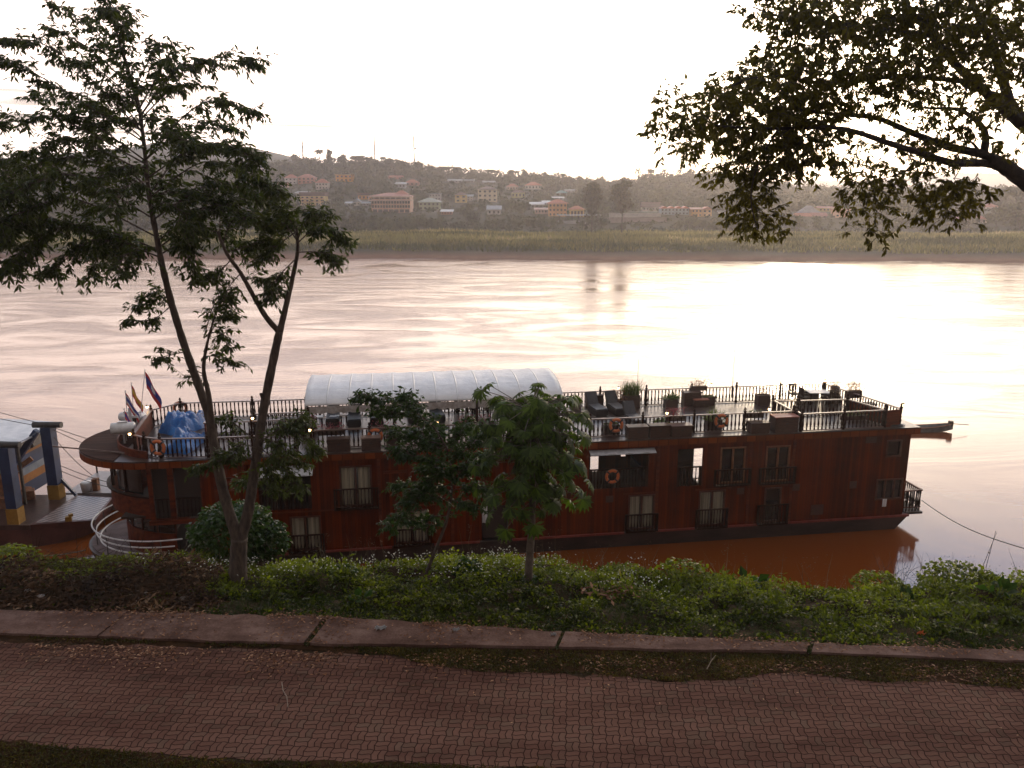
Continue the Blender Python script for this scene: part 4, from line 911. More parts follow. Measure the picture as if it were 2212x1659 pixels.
def flag(u, v, z0, ztop, lean, bands, w, h, label, disc=None, rz=0., hang=.75):
    t = thing('flag', label, 'flag', bw(u, v, z0), BA+rz); H = ztop-z0
    p = MB(); p.tube([(0, 0, -.9), (lean, 0, H)], .016, 6); p.lathe((lean, 0, H-.01), [(.03, 0), (.015, .07)], 6); obj('flag_pole', p, METAL, t)
    m, mats = flag_cloth(bands, w, h, disc, hang=hang); o = obj('flag_cloth', m, mats, t, True); o.location = (lean-.005, 0, H-.04); o.rotation_euler = (0, math.atan2(-lean, H)*.0, 0); return t
flag(-20.05, 4.1, 6.6, 8.95, .62, [(.25, FR), (.5, FB), (.25, FR)], 1.15, .85, 'red and blue striped flag with white disc, highest at the bow', FW, 0, 1.0)
flag(-20.35, 3.6, 6.5, 8.05, .08, [(1/6, FR), (1/6, FW), (1/3, FB), (1/6, FW), (1/6, FR)], .95, .62, 'red white and blue striped flag nearest the loudhailers', None, .15, 1.0)
flag(-20.2, 4.2, 6.6, 8.3, .05, [(.3, FR), (.45, FY), (.25, FR)], .8, .6, 'yellow and red flag between two striped ones', None, -.1, 1.1)
flag(-20.3, 3.1, 6.3, 7.3, .05, [(.3, FR), (.4, FB), (.3, FR)], .6, .42, 'small drooping red and blue flag low by the loudhailers', None, .1, 1.0)
# loudhailer drums at the bow
def drum(u, v, z, r, L, rz, label):
    t = deck_thing('searchlight', label, 'searchlight', u, v, rz, None, z); m = MB(); m.tube([(-L/2, 0, 0), (-L/2+.02, 0, 0), (-L*.3, 0, 0), (L/2-.05, 0, 0), (L/2, 0, 0)], [r*.8, r, r*1.02, r, r*.75], 16); obj('housing', m, WHITE, t, True)
    m = MB(); m.tube([(0, 0, -(z-DZ)), (0, 0, -r*.9)], .05, 8); m.bx(-.12, .12, -.09, .09, -r*1.1, -r*.95); obj('mount', m, METAL, t)
    m = MB(); m.bx(-L*.2, L*.2, -.08, .08, r*.98, r*1.2); obj('housing_cap', m, METAL, t)
    m = MB(); m.tube([(-L/2-.012, 0, 0), (-L/2-.002, 0, 0)], r*.68, 14); obj('lens', m, GLASS, t); return t
drum(-20.25, 2.7, 6.5, .27, 1.05, .1, 'larger white drum shaped searchlight nearest the bow lamp')
drum(-20.55, 4.35, 6.6, .22, .75, -.4, 'smaller white drum shaped searchlight at the far side of the bow')
drum(-20.0, 4.3, 6.55, .27, .6, 1.0, 'round white searchlight turned inboard by the flag poles')
t = deck_thing('signal_mast', 'stout grey mast carrying the searchlights at the bow', 'mast', -20.2, 3.7); m = MB(); m.tube([(0, 0, 0), (0, 0, 1.5)], [.10, .07], 8); obj('mast_tube', m, METAL, t); m = MB(); m.bx(-.35, .35, -.05, .05, 1.0, 1.1); obj('cross_arm', m, METAL, t)
t = deck_thing('bow_pole', 'long wooden pole lying along the bow deck edge', 'pole', -20.5, 1.2, 0); m = MB(); m.tube([(-2.6, .7, .25), (0, .1, .08), (2.0, -.75, .06)], .035, 6); obj('shaft', m, RAILTOP, t); m = MB(); m.tube([(2.0, -.75, .06), (2.12, -.8, .06)], .045, 6); obj('pole_tip', m, IRON, t)
# blue tarpaulins
def tarp(u, v, du, dv, hgt, label, rz=0., seed=0):
    t = deck_thing('tarpaulin', label, 'tarpaulin', u, v, rz); n = 34; m = MB()
    for j in range(n+1):
        for i in range(n+1):
            a, b = i/n*2-1, j/n*2-1; e = max(0, 1-max(abs(a), abs(b))**3.); q = float(fbm(a*1.7+seed, b*1.7+seed*2, 3)); f_ = abs(math.sin(a*3+b*2+seed+q*6))*.10
            m.v.append((a*du/2*(1+.08*math.sin(b*5+seed)), b*dv/2*(1+.08*math.sin(a*4+seed)), .015+e*hgt*(.08+q*1.5*(.4+.6*abs(math.sin(a*2.2+seed*2)))+f_*1.3+.9*abs(float(fbm(a*3.1+seed*3, b*3.1+1.7, 2))-.5))))
    for j in range(n):
        for i in range(n): q = j*(n+1)+i; m.f.append((q, q+1, q+n+2, q+n+1)); m.m.append(0)
    obj('sheet', m, TARP, t, False); r = MB(); r.tube([(-du*.45, -dv*.2, hgt*.75), (0, 0, hgt*1.05), (du*.45, dv*.15, hgt*.75)], .014, 5); obj('lashing', r, ROPE, t); return t
tarp(-18.0, 5.1, 1.6, 2.6, .9, 'larger crumpled blue tarpaulin over goods by the far bow railing', -.35, 1.3); tarp(-17.3, 1.9, 1.25, 2.4, .75, 'brighter blue tarpaulin heap near the bow life ring', -.2, 4.1)
# sun loungers
def lounger(u, v, rz, label, first=None, up=True):
    if first: return dup(first, bw(u, v, DZ), BA+rz, label)
    t = deck_thing('deck_lounger', label, 'lounger', u, v, rz, 'black wicker loungers on the roof deck')
    m = MB(); m.bx(-.34, .34, -.95, .35, .08, .34); m.bx(-.30, .30, -.9, .3, 0, .08); obj('base', m, BLACK, t); m = MB(); m.bx(-.32, .32, -.93, .33, .342, .42); obj('cushion', m, CUSH, t)
    m = MB(); m.bar((0, .36, .30), (0, .85, .95), .64, .10); b = obj('backrest', m, BLACK, t); m = MB(); m.bar((0, .31, .38), (0, .78, 1.0), .58, .05); obj('back_cushion', m, CUSH, b); return t
lg = lounger(3.2, 4.95, .12, 'black lounger on the open deck with the flat grey seat, first after the papaya tree')
for u, v, rz, l in ((4.3, 5.0, .1, 'black lounger on the open deck beside the big grass planter'), (4.6, 2.6, .1, 'black lounger just behind the near railing and wooden boxes'), (-10.75, 5.2, .02, 'black lounger under the canopy end nearest the bow with paper on it'), (-9.65, 4.85, .02, 'black lounger second from the bow end under the canopy'),
                    (-8.5, 5.0, 0, 'black lounger under the canopy partly behind the young tree'), (-6.6, 5.1, .05, 'black lounger under the canopy between the young tree top and the papaya'), (-5.4, 5.0, .08, 'black lounger under the canopy beside the dining chairs')): lounger(u, v, rz, l, lg)
t = tag(obj('paper_sheet', MB().bx(-.18, .18, -.12, .12, 0, .012).bx(.05, .3, -.05, .16, .013, .02), WHITE), 'white papers left on the lounger under the canopy', 'paper'); t.location = bw(-10.7, 4.7, DZ+.425)
# chairs, tables, stools
def chair(u, v, rz, label, first=None, group='dark wooden chairs on the roof deck'):
    if first: return dup(first, bw(u, v, DZ), BA+rz, label, group)
    t = deck_thing('deck_chair', label, 'chair', u, v, rz, group)
    m = MB(); m.bx(-.26, .26, -.25, .25, .40, .46); obj('seat', m, DARKWOOD, t); m = MB()
    for i in range(5): m.bx(-.21+i*.092, -.15+i*.092, .22, .25, .5, .88)
    m.bx(-.26, .26, .215, .255, .88, .98); obj('backrest', m, DARKWOOD, t)
    for sx in (-1, 1):
        for sy in (-1, 1): l_ = MB(); l_.bx(sx*.23-.025, sx*.23+.025, sy*.22-.025, sy*.22+.025, 0, .398 if sy < 0 else .88); obj('leg', l_, DARKWOOD, t)
        a = MB(); a.bx(sx*.25-.025, sx*.25+.025, -.25, .2, .64, .68); a.bx(sx*.25-.02, sx*.25+.02, -.24, -.2, .462, .638); obj('armrest', a, DARKWOOD, t)
    return t
ch = chair(-4.95, 5.5, 0, 'dark chair under the canopy nearest the loungers')
for u, v, rz, l in ((-4.1, 5.6, .4, 'dark chair under the canopy at the round dining table'), (-3.4, 5.2, -.6, 'dark armchair under the canopy by the table edge'), (-2.6, 5.0, 2.4, 'dark armchair under the canopy half behind the papaya crown'), (15.1, 5.8, .1, 'dark chair standing alone by the far railing at the stern'),
                    (15.3, 4.95, 1.6, 'dark chair tucked at the white table on its bow side'), (16.6, 4.35, 3.0, 'dark chair at the white table facing the far bank'), (17.0, 5.0, -1.2, 'dark chair at the white table on its stern side')): chair(u, v, rz, l, ch)
def table(u, v, w, d, h, topm, label, rz=0.):
    t = deck_thing('deck_table', label, 'table', u, v, rz); m = MB(); m.bx(-w/2, w/2, -d/2, d/2, h-.05, h); obj('tabletop', m, topm, t)
    for sx in (-1, 1):
        for sy in (-1, 1): l_ = MB(); l_.bx(sx*(w/2-.07)-.03, sx*(w/2-.07)+.03, sy*(d/2-.07)-.03, sy*(d/2-.07)+.03, 0, h-.052); obj('leg', l_, DARKWOOD, t)
    return t
table(16.1, 5.0, 1.15, .8, .72, WHITE, 'table with a bright white top at the stern end of the deck', -.15); table(-3.0, 5.5, .9, .9, .72, RAILTOP, 'wooden dining table under the canopy among the armchairs')
table(-10.2, 5.0, .4, .4, .42, RAILTOP, 'small slatted side table between two canopy loungers'); table(-11.4, 4.5, .42, .42, .5, WHITE, 'little white topped table at the canopy end')
table(18.2, 3.2, .5, .6, .4, DARKWOOD, 'low dark table by the stern railing'); 
# wooden lockers and planter boxes
def locker(u, v, w, d, h, label, lidm=BROWNBOX, rz=0., name='deck_locker', cat='locker'):
    t = deck_thing(name, label, cat, u, v, rz); m = MB(); m.bx(-w/2, w/2, -d/2, d/2, 0, h-.05)
    for i in range(1, 5): m.bx(-w/2-.008, w/2+.008, -d/2-.008, d/2+.008, (h-.05)*i/5-.01, (h-.05)*i/5+.01)
    obj('box', m, BROWNBOX, t); m = MB(); m.bx(-w/2-.03, w/2+.03, -d/2-.03, d/2+.03, h-.048, h); obj('lid', m, lidm, t)
    m = MB(); m.bx(-.06, .06, -d/2-.05, -d/2-.031, h*.55, h*.62); obj('handle', m, IRON, t); return t
locker(4.0, .06, .98, .5, .62, 'dark box on the deck lip, bow end of a row of three'); locker(5.1, .06, .98, .5, .64, 'dark box on the deck lip, middle of a row of three'); locker(6.2, .04, 1.0, .5, .60, 'dark box on the deck lip with a pale top, stern end of three', RAILTOP)
locker(10.25, .08, .95, .5, .55, 'plain dark box beside the red lidded locker'); locker(11.6, .1, 1.2, .62, .82, 'taller deck locker with a red lid', REDTOP)
locker(-10.15, .12, 1.0, .45, .62, 'dark box on the deck lip under the canopy nearest the bow'); locker(-8.7, .1, .85, .45, .62, 'dark box with pale slats on the lip under the canopy', RAILTOP); locker(-7.7, .1, .6, .45, .66, 'dark box on the lip beside the young tree')
locker(3.35, 6.0, .95, .4, .75, 'upright dark box by the far railing behind the loungers'); locker(8.9, 5.7, 1.0, .5, .8, 'large dark chest by the far railing under a flower trough'); locker(9.3, 5.35, .8, .4, .45, 'low brown crate leaning on the large chest', REDTOP); locker(16.0, 5.75, 1.0, .4, .6, 'long dark chest by the far railing behind the white table')
PLANTG = leaf_mat('deck_plant_leaves', (.03, .05, .012), (.14, .19, .05), trans=.35); PLANTR = leaf_mat('reddish_plant_leaves', (.09, .03, .015), (.28, .12, .05), trans=.35); PINKF = leaf_mat('pink_flowers', (.14, .03, .06), (.40, .12, .18), trans=.3)
def planter(u, v, w, d, h, label, leafm, kind='bush', ph=.5, n=160, z=DZ, group=None):
    t = deck_thing('planter', label, 'planter', u, v, 0, group, z); m = MB()
    for a in ((-w/2, w/2, -d/2, -d/2+.03), (-w/2, w/2, d/2-.03, d/2), (-w/2, -w/2+.03, -d/2+.031, d/2-.031), (w/2-.03, w/2, -d/2+.031, d/2-.031)): m.bx(*a, 0, h)
    m.bx(-w/2+.031, w/2-.031, -d/2+.031, d/2-.031, 0, h*.85); obj('planter_box', m, BROWNBOX, t)
    P = np.stack([(rng.random(n)-.5)*w*.8, (rng.random(n)-.5)*d*.8, np.full(n, h*.85)], -1)
    if kind == 'grass': D = rng.normal(size=(n, 3))*np.array([.32, .32, 0])+np.array([0, 0, 1]); L = ph*(.5+.6*rng.random(n)); V, F = leaf_geo(P, D, L, .035, .5)
    elif kind == 'fern': D = rng.normal(size=(n, 3))*np.array([.9, .9, 0])+np.array([0, 0, .9]); L = ph*(.6+.5*rng.random(n)); V, F = leaf_geo(P, D, L, .06, .9)
    else:
        P = P+rng.normal(size=(n, 3))*np.array([w*.16, d*.2, 0])+np.stack([rng.random(n)*0, rng.random(n)*0, rng.random(n)*ph], -1); V, F = leaf_geo(P, rng.normal(size=(n, 3))+np.array([0, 0, .3]), .07+.07*rng.random(n), .05, .4)
    pl = link('foliage', np_mesh('foliage', V, F, leafm, rng.random(len(F))), t)
    if kind == 'bush':
        st = MB()
        for i in range(7): q = (random.uniform(-.3, .3)*w, random.uniform(-.3, .3)*d); st.tube([(q[0], q[1], h*.8), (q[0]*1.3, q[1]*1.3, h+ph*.8)], [.008, .004], 4)
        obj('stems', st, DARKWOOD, pl)
    return t
planter(5.4, 5.75, .95, .5, .72, 'planter with a big clump of tall grass by the far railing', PLANTG, 'grass', 1.0, 300); planter(4.8, 5.6, .65, .5, .5, 'smaller planter with reddish twiggy plant against the grass planter', PLANTR, 'bush', .6, 120)
planter(7.55, 5.3, .68, .5, .55, 'planter with an arching fern by the far railing', PLANTG, 'fern', .5, 110); planter(9.85, 5.7, .72, .5, .5, 'dark planter with low leaves under the far lamp', PLANTG, 'bush', .15, 60)
planter(9.4, 5.98, .95, .25, .24, 'flower trough hung on the far railing', PLANTR, 'bush', .4, 130, DZ+.78); planter(2.3, 5.85, .5, .45, .45, 'small planter by the far railing beside the papaya crown', PLANTG, 'bush', .3, 80)
planter(2.95, .95, .8, .5, .5, 'open planter box behind the life ring nearest the papaya', PLANTG, 'bush', .12, 50); planter(8.25, .9, .75, .5, .55, 'planter with bright green shoots behind the stern side life ring', PLANTG, 'fern', .75, 120); planter(5.6, 1.15, .7, .5, .4, 'planter with yellowish leaves behind the lip boxes', PLANTG, 'fern', .4, 90)
planter(6.15, .62, 1.0, .25, .24, 'trough of pink flowers hung on the near railing', PINKF, 'bush', .45, 170, DZ+.62); planter(10.2, .62, 1.0, .25, .24, 'trough of dark leaves hung on the near railing by the locker', PLANTG, 'bush', .15, 70, DZ+.62); planter(12.9, 5.2, .72, .5, .6, 'planter with a thin bare plant near the stairwell', PLANTR, 'bush', .55, 80)
planter(17.1, 5.0, .6, .5, .45, 'planter with tall reddish twigs by the stern railing', PLANTR, 'bush', 1.0, 200); planter(17.45, 3.7, .85, .3, .4, 'basket of orange brown leaves on the stern railing', PLANTR, 'bush', .5, 200, DZ+.62); planter(15.4, .25, 1.3, .25, .22, 'trough of trailing leaves inside the stern side railing', PLANTG, 'bush', .25, 150, DZ+.4)
planter(-10.5, .75, 1.2, .25, .24, 'flower trough hung at the canopy end nearest the bow', PINKF, 'bush', .35, 130, DZ+.60); planter(-3.9, .75, 1.6, .25, .24, 'long trough of dark pink flowers under the canopy', PINKF, 'bush', .35, 230, DZ+.72); planter(-7.9, .8, 1.1, .25, .24, 'trough of sparse pink flowers beside the young tree', PINKF, 'bush', .3, 90, DZ+.62)
planter(-11.6, 3.2, .4, .4, .5, 'pot of pink bougainvillea at the canopy post', PINKF, 'bush', .9, 160)
# coil, bowls, antennas
t = deck_thing('hose_coil', 'coiled dark hose lying on the stern corner of the deck', 'hose', 17.7, .1); m = MB(); pts = [((.42-.0015*i)*math.cos(i*.35), (.2-.0008*i)*math.sin(i*.35), .025+.0008*i) for i in range(90)]; m.tube(pts, .02, 5); obj('coil', m, IRON, t); m = MB(); m.tube([pts[-1], (pts[-1][0]+.2, pts[-1][1], .03)], .03, 6); obj('nozzle', m, METAL, t)
for u, v, H, l in ((5.82, 5.95, 1.75, 'thin whip antenna beside the big grass planter'), (11.4, 5.95, 2.7, 'tallest thin whip antenna on the far railing'), (14.45, 5.95, 1.35, 'short whip antenna behind the lone stern chair')):
    t = deck_thing('whip_antenna', l, 'antenna', u, v, 0, None, DZ); m = MB(); m.tube([(0, 0, .9), (.015, 0, .9+H)], [.016, .010], 5); obj('whip', m, IRON, t); m = MB(); m.bx(-.03, .03, -.03, .03, .3, .98); obj('antenna_base', m, IRON, t)
t = tag(obj('washing', MB().wallstrip([(-.12, 0), (-.05, .02), (.04, -.01), (.12, .02)], 0, .42, .012), WHITE), 'small white cloth hung below the big stern window', 'cloth'); t.location = bw(17.45, -.06, 1.42); t.rotation_euler = (0, 0, BA)
# long skiff on the river beyond the stern
t = thing('wooden_skiff', 'slim wooden longboat gliding on the river past the stern', 'boat', (30.2, 57.8, 0), .0); m = MB(); st = []
for i in range(13):
    f_ = i/12*2-1; x = f_*2.9; wd = .42*(1-abs(f_)**3.)+.05; z = .10+f_*f_*(.26 if f_ > 0 else .42); st.append((x, wd, z))
vs = []
for x, wd, z in st: vs += [(x, -wd, z+.26), (x, -wd*.6, z-.2), (x, wd*.6, z-.2), (x, wd, z+.26), (x, wd*.85, z+.26), (x, wd*.5, z-.1), (x, -wd*.5, z-.1), (x, -wd*.85, z+.26)]
fs = []
for i in range(12):
    for j in range(8): fs.append((i*8+j, i*8+(j+1) % 8, (i+1)*8+(j+1) % 8, (i+1)*8+j))
fs += [tuple(range(8)), tuple(12*8+7-j for j in range(8))]; m.add(vs, fs); obj('boat_hull', m, M_noisy('weathered_skiff_paint', (.10, .10, .10), (.2, .2, .2), scale=3.), t)
m = MB()
for s_ in (-1, 1): m.tube([(x, s_*wd*.95, z+.28) for x, wd, z in st], .03, 5)
obj('gunwale', m, M_noisy('orange_gunwale', (.30, .12, .06), (.42, .18, .09), scale=3.), t); m = MB(); m.bx(2.55, 2.85, -.12, .12, .4, .82); obj('outboard', m, IRON, t); m = MB(); m.tube([(2.8, 0, .6), (4.2, .2, .45)], .025, 5); obj('tail_shaft', m, IRON, t)
# moorings and stakes
def rope(a, b, sag, label, name='mooring_rope', r=.02):
    a = Vector(a); b = Vector(b); m = MB(); m.tube([a.lerp(b, i/20)-Vector((0, 0, sag*math.sin(PI*i/20))) for i in range(21)], r, 5); return tag(obj(name, m, ROPE), label, 'rope')
rope(bw(19.9, .4, 1.45), (18.3, 26.3, 4.9), .30, 'mooring rope from the stern down to the bank', r=.022); rope(at_z(890, 1118, 1.0) if 0 else bw(-22.0, 1.2, 1.1), (-21.2, 30.5, 2.9), .25, 'pale mooring rope running from the bow toward the ferry side bank', r=.026)
for x, y, tx, ty, H, l in ((22.4, 35.0, .35, .1, 1.8, 'taller of two thin stakes standing in the shallows'), (22.3, 35.2, .7, .2, 1.6, 'shorter leaning stake in the shallows beside the other')):
    t = thing('bamboo_stake', l, 'stake', (x, y, -.6)); m = MB(); m.tube([(0, 0, 0), (tx, ty, H+.6)], [.016, .009], 5); obj('cane', m, IRON, t); m = MB(); m.tube([(tx*.55, ty*.55, (H+.6)*.55-.02), (tx*.55, ty*.55, (H+.6)*.55+.02)], .032, 5); obj('knot', m, ROPE, t)
# ================================================================ THE FERRY
FBLUE = M_noisy('faded_blue_paint', (.005, .018, .060), (.013, .038, .11), scale=1.6, rough=.5); FYEL = M_noisy('worn_yellow_paint', (.22, .11, .008), (.34, .18, .02), scale=3., rough=.55); FORG = M_noisy('orange_band_paint', (.25, .09, .008), (.36, .14, .02), scale=2., rough=.55)
STEEL = M_noisy('rusty_deck_steel', (.03, .014, .011), (.08, .046, .040), scale=1.3, rough=.28, bd=.01); FHULL = M_noisy('dark_red_hull', (.05, .015, .012), (.11, .035, .025), scale=1.5, rough=.5); RUST = M_noisy('orange_rust', (.12, .045, .02), (.28, .12, .05), scale=4., rough=.8)
FX, FY_ = -25.0, 38.8
fe = thing('car_ferry', 'old car ferry with blue yellow footed gantry posts and a lowered steel ramp', 'ferry', (FX, FY_, 0))
m = MB(); m.prism([(-14, -1.6), (1.0, -1.6), (1.15, 2.6), (-14, 2.6)], -.4, .95); obj('ferry_hull', m, FHULL, fe)
m = MB(); m.prism([(-14, -1.62), (1.0, -1.62), (1.15, 2.62), (-14, 2.62)], .953, 1.2); obj('ferry_deck', m, STEEL, fe)
m = MB(); m.add([(1.0, -1.55, 1.2), (3.6, -.35, .95), (3.0, 2.75, 1.0), (1.15, 2.55, 1.2), (1.0, -1.55, -.3), (3.4, -.35, .25), (2.9, 2.75, .25), (1.15, 2.55, -.3)], [(0, 1, 2, 3), (7, 6, 5, 4), (0, 4, 5, 1), (1, 5, 6, 2), (2, 6, 7, 3), (3, 7, 4, 0)]); rp_ = obj('ramp', m, FHULL, fe)
def tread(k, b):
    s = k.sep(k.coords(rot=(0, 0, .5))); a = k.math('FRACT', k.math('DIVIDE', s[0], .24)); c = k.math('FRACT', k.math('DIVIDE', s[1], .3)); l = k.math('MAXIMUM', k.mapr(a, .55, .7, 0., 1.), k.mapr(c, .8, .9, 0., .5)); k.l.new(k.mix(l, (.26, .20, .18), (.06, .045, .04)), b.inputs['Base Color']); b.inputs['Roughness'].default_value = .35
m = MB(); m.add([(1.12, -1.35, 1.215), (3.45, -.28, .975), (2.95, 2.62, 1.015), (1.22, 2.42, 1.215)], [(0, 1, 2, 3)]); obj('ramp_tread', m, mat('ramp_tread_plate', tread), rp_)
def gantry(x, y, h, w):
    m = MB(); m.bx(x-w/2, x+w/2, y-w/2, y+w/2, 2.02, h); p = obj('gantry_post', m, FBLUE, fe); m = MB(); m.bx(x-w/2-.03, x+w/2+.03, y-w/2-.03, y+w/2+.03, 1.202, 2.0); obj('post_foot', m, FYEL, p)
    m = MB(); m.tube([(x-.75*w/.55, y, h+.12), (x+.75*w/.55, y, h+.12)], .17, 10); obj('post_head', m, IRON, p)
gantry(.15, -1.25, 5.15, .52); gantry(.3, 2.15, 5.2, .55)
for a, b, w_ in (((-.3, 2.15, 5.0), (-3.2, 2.1, 1.3), .28), ((-.3, -1.25, 4.2), (-3.2, -1.2, 1.3), .2), ((.25, 2.3, 2.6), (1.2, 2.4, 1.25), .14)): obj('brace', MB().bar(a, b, w_, w_), FBLUE, fe)
m = MB(); m.bx(-9, -1.55, 2.3, 4.6, 1.2, 4.3); cab = obj('wheelhouse', m, FBLUE, fe)
m = MB(); m.bx(-9.01, -1.54, 2.28, 4.61, 1.902, 2.35); m.bx(-9.01, -1.54, 2.29, 4.61, 3.452, 3.6); obj('orange_band', m, FORG, cab)
m = MB(); m.bx(-9.01, -1.54, 2.285, 4.61, 2.352, 2.748); obj('grey_band', m, M_noisy('pale_blue_paint', (.16, .19, .22), (.24, .28, .32), scale=2.), cab)
m = MB(); m.bx(-9.01, -1.535, 2.5, 4.5, 3.602, 4.2); obj('cabin_window', m, GLASS, cab)
m = MB(); k = 24
for i in range(k):
    a, b = i/k, (i+1)/k; za = .22*math.sin(PI*a); zb = .22*math.sin(PI*b)
    m.add([(-9.5+9.0*a, 1.0, 4.7+za), (-9.5+9.0*b, 1.0, 4.7+zb), (-9.5+9.0*b, 4.7, 4.75+zb), (-9.5+9.0*a, 4.7, 4.75+za)], [(0, 1, 2, 3)])
rf = obj('ferry_roof', m, M_noisy('white_sheet_roof', (.42, .45, .48), (.6, .62, .64), scale=1.5, rough=.4), fe); q = rf.modifiers.new('thick', 'SOLIDIFY'); q.thickness = .06
for x in (-8.5, -4.5, -.85):
    for y in (1.2, 4.6): obj('roof_post', MB().bx(x-.06, x+.06, y-.06, y+.06, 1.2, 4.7), IRON, fe)
for a, b in (((.3, 2.15, 5.3), (4.6, 4.6, 2.9)), ((.35, 2.1, 5.2), (4.2, 2.9, 3.2)), ((.3, 2.15, 5.3), (-6, 1.2, 8.0)), ((.2, 2.1, 5.2), (-6, .2, 7.7)), ((.15, -1.25, 5.2), (.2, 2.1, 5.3)), ((.1, 2.2, 3.3), (3.9, 3.2, 1.4)), ((.1, 2.2, 3.0), (3.6, 3.0, 1.3)), ((.35, 2.1, 5.0), (2.2, 2.4, 2.4))):
    a = Vector(a); b = Vector(b); obj('cable', MB().tube([a.lerp(b, i/8)-Vector((0, 0, .18*math.sin(PI*i/8))) for i in range(9)], .018, 4), IRON, fe)
m = MB(); m.bx(-4.6, -1.1, .2, 2.0, 1.21, 1.8); m.box((-1.9, 1.0, 2.3), (1.4, 1.0, .9), .3); m.bar((-2.2, .7, 2.4), (-.5, 1.4, 3.6), .18, .25); m.box((-1.2, 1.5, 1.5), (.9, .5, .5), .5); o = tag(obj('excavator', m, RUST), 'rusty orange machine parked on the ferry deck', 'machine'); o.location = (FX, FY_+.3, 0)
# moored pontoon behind the ramp
po = thing('work_pontoon', 'grey steel work pontoon behind the ferry ramp', 'pontoon', (FX+2.9, FY_+4.6, 0)); m = MB(); m.bx(-2.9, 2.0, -1.2, 2.5, -.4, 1.0); obj('pontoon_hull', m, M_noisy('grey_steel', (.14, .12, .12), (.24, .21, .2), scale=1.5, rough=.4), po)
for q in ((1.2, 2.0, -1.0, -.5, 1.0, 2.6), (-1.5, -1.2, -.9, -.6, 1.0, 1.7), (-.4, .1, -.8, -.5, 1.0, 1.5)): obj('bollard', MB().bx(*q), RUST, po)
m = MB(); m = MB(); m.tube([(-2.8, 2.2, 2.0), (1.8, 2.2, 2.0)], .05, 5); m.tube([(-2.8, 2.2, 1.0), (-2.8, 2.2, 2.0)], .05, 5); m.tube([(.9, 2.2, 1.0), (.9, 2.2, 2.6)], .05, 5); obj('pipe_rail', m, IRON, po)
m = MB(); m.lathe((0, 0, 0), [(.26, 0), (.32, .5), (.30, .55)], 12); o = tag(obj('white_bucket', m, WHITE, None, True), 'off white bucket standing on the steel pontoon', 'bucket'); o.location = (FX+1.1, FY_+3.7, 1.0)
m = MB(); m.box((0, 0, .12), (.3, .22, .24), .4); m.box((.1, .05, .3), (.18, .16, .14), .9); o = tag(obj('yellow_bag', m, FYEL), 'small yellow bag on the edge of the ferry ramp', 'bag'); o.location = (FX+2.45, FY_-.7, 1.05)
# ================================================================ NEAR BANK, LANE AND PLANTS
KF = lerp_fn([(-40, 18.6), (-11.77, 16.74), (-4.45, 16.39), (.95, 15.74), (6.23, 15.29), (10.68, 15.01), (40, 13)])
KN = lerp_fn([(-40, 17.4), (-11.09, 15.66), (-4.17, 15.24), (.91, 15.11), (6.1, 14.94), (10.43, 14.6), (40, 12.4)])
VN = lerp_fn([(-40, 17.2), (-11, 15.45), (-4.1, 15.05), (-2.4, 14.95), (-1.9, 14.65), (-.6, 14.35), (.87, 14.3), (2.2, 14.15), (3.4, 13.98), (4.4, 14.1), (5.2, 14.32), (5.87, 14.3), (6.6, 14.1), (7.21, 13.98), (8.3, 14.0), (9.9, 13.76), (40, 11)])
FG = lerp_fn([(-40, 14.6), (-8.93, 12.19), (-4.73, 11.72), (-.05, 11.55), (4, 11.25), (40, 8)])
CR = lerp_fn([(-40, 19.5), (-13.86, 19.9), (-10.49, 20.6), (-6.46, 20.3), (-2.68, 20.7), (-.73, 20.9), (2.47, 20.2), (4.94, 19.8), (6.61, 19.4), (7.83, 18.7), (9.03, 18.7), (10.93, 19.2), (13.52, 19.3), (40, 19)])
def znear(x, Y):
    x = np.asarray(x, float); Y = np.asarray(Y, float); kf = KF(x); cr = CR(x); t = (Y-kf)/(cr-kf); tc = np.clip(t, 0, 1)
    bumps = ((fbm(x*.9, Y*.9, 3)-.5)*.75+(fbm(x*2.7+5, Y*2.7, 2)-.5)*.25)*np.clip(t*2.2, 0, 1)
    hump = .35*np.exp(-((x+11)**2/14+(Y-18.9)**2/1.6))
    z = 7.77-.72*tc**1.3+bumps*.8*np.clip(2.2-t, .3, 1)+hump
    return np.where(t > 1, np.maximum(z-(Y-cr)*1.0-.25*np.clip(Y-cr, 0, 1), -1.2), np.where(t < 0, 7.77, z))
def soil_fn(k, b):
    n = k.noise(k.coords((1.2, 1.2, 1.2)), 1., 5, .65); f = k.noise(k.coords((9, 9, 9)), 1., 3, .6)
    c = k.ramp(k.math('ADD', k.math('MULTIPLY', n, .6), k.math('MULTIPLY', f, .4)), [(.35, (.022, .017, .010)), (.65, (.075, .048, .028))]); k.l.new(c, b.inputs['Base Color']); b.inputs['Roughness'].default_value = .95; b.inputs['Specular IOR Level'].default_value = .04; bump(k, b, f, .03)
SOIL = mat('bank_soil', soil_fn)
tag(link('ground', grid_mesh('ground', np.concatenate([np.linspace(-300, -24, 20), np.arange(-23.8, 24, .2), np.linspace(24, 300, 20)]), np.concatenate([np.linspace(-40, 14, 8), np.arange(14.2, 28, .2), np.linspace(28.2, 32, 6)]), znear, SOIL)), kind='structure')
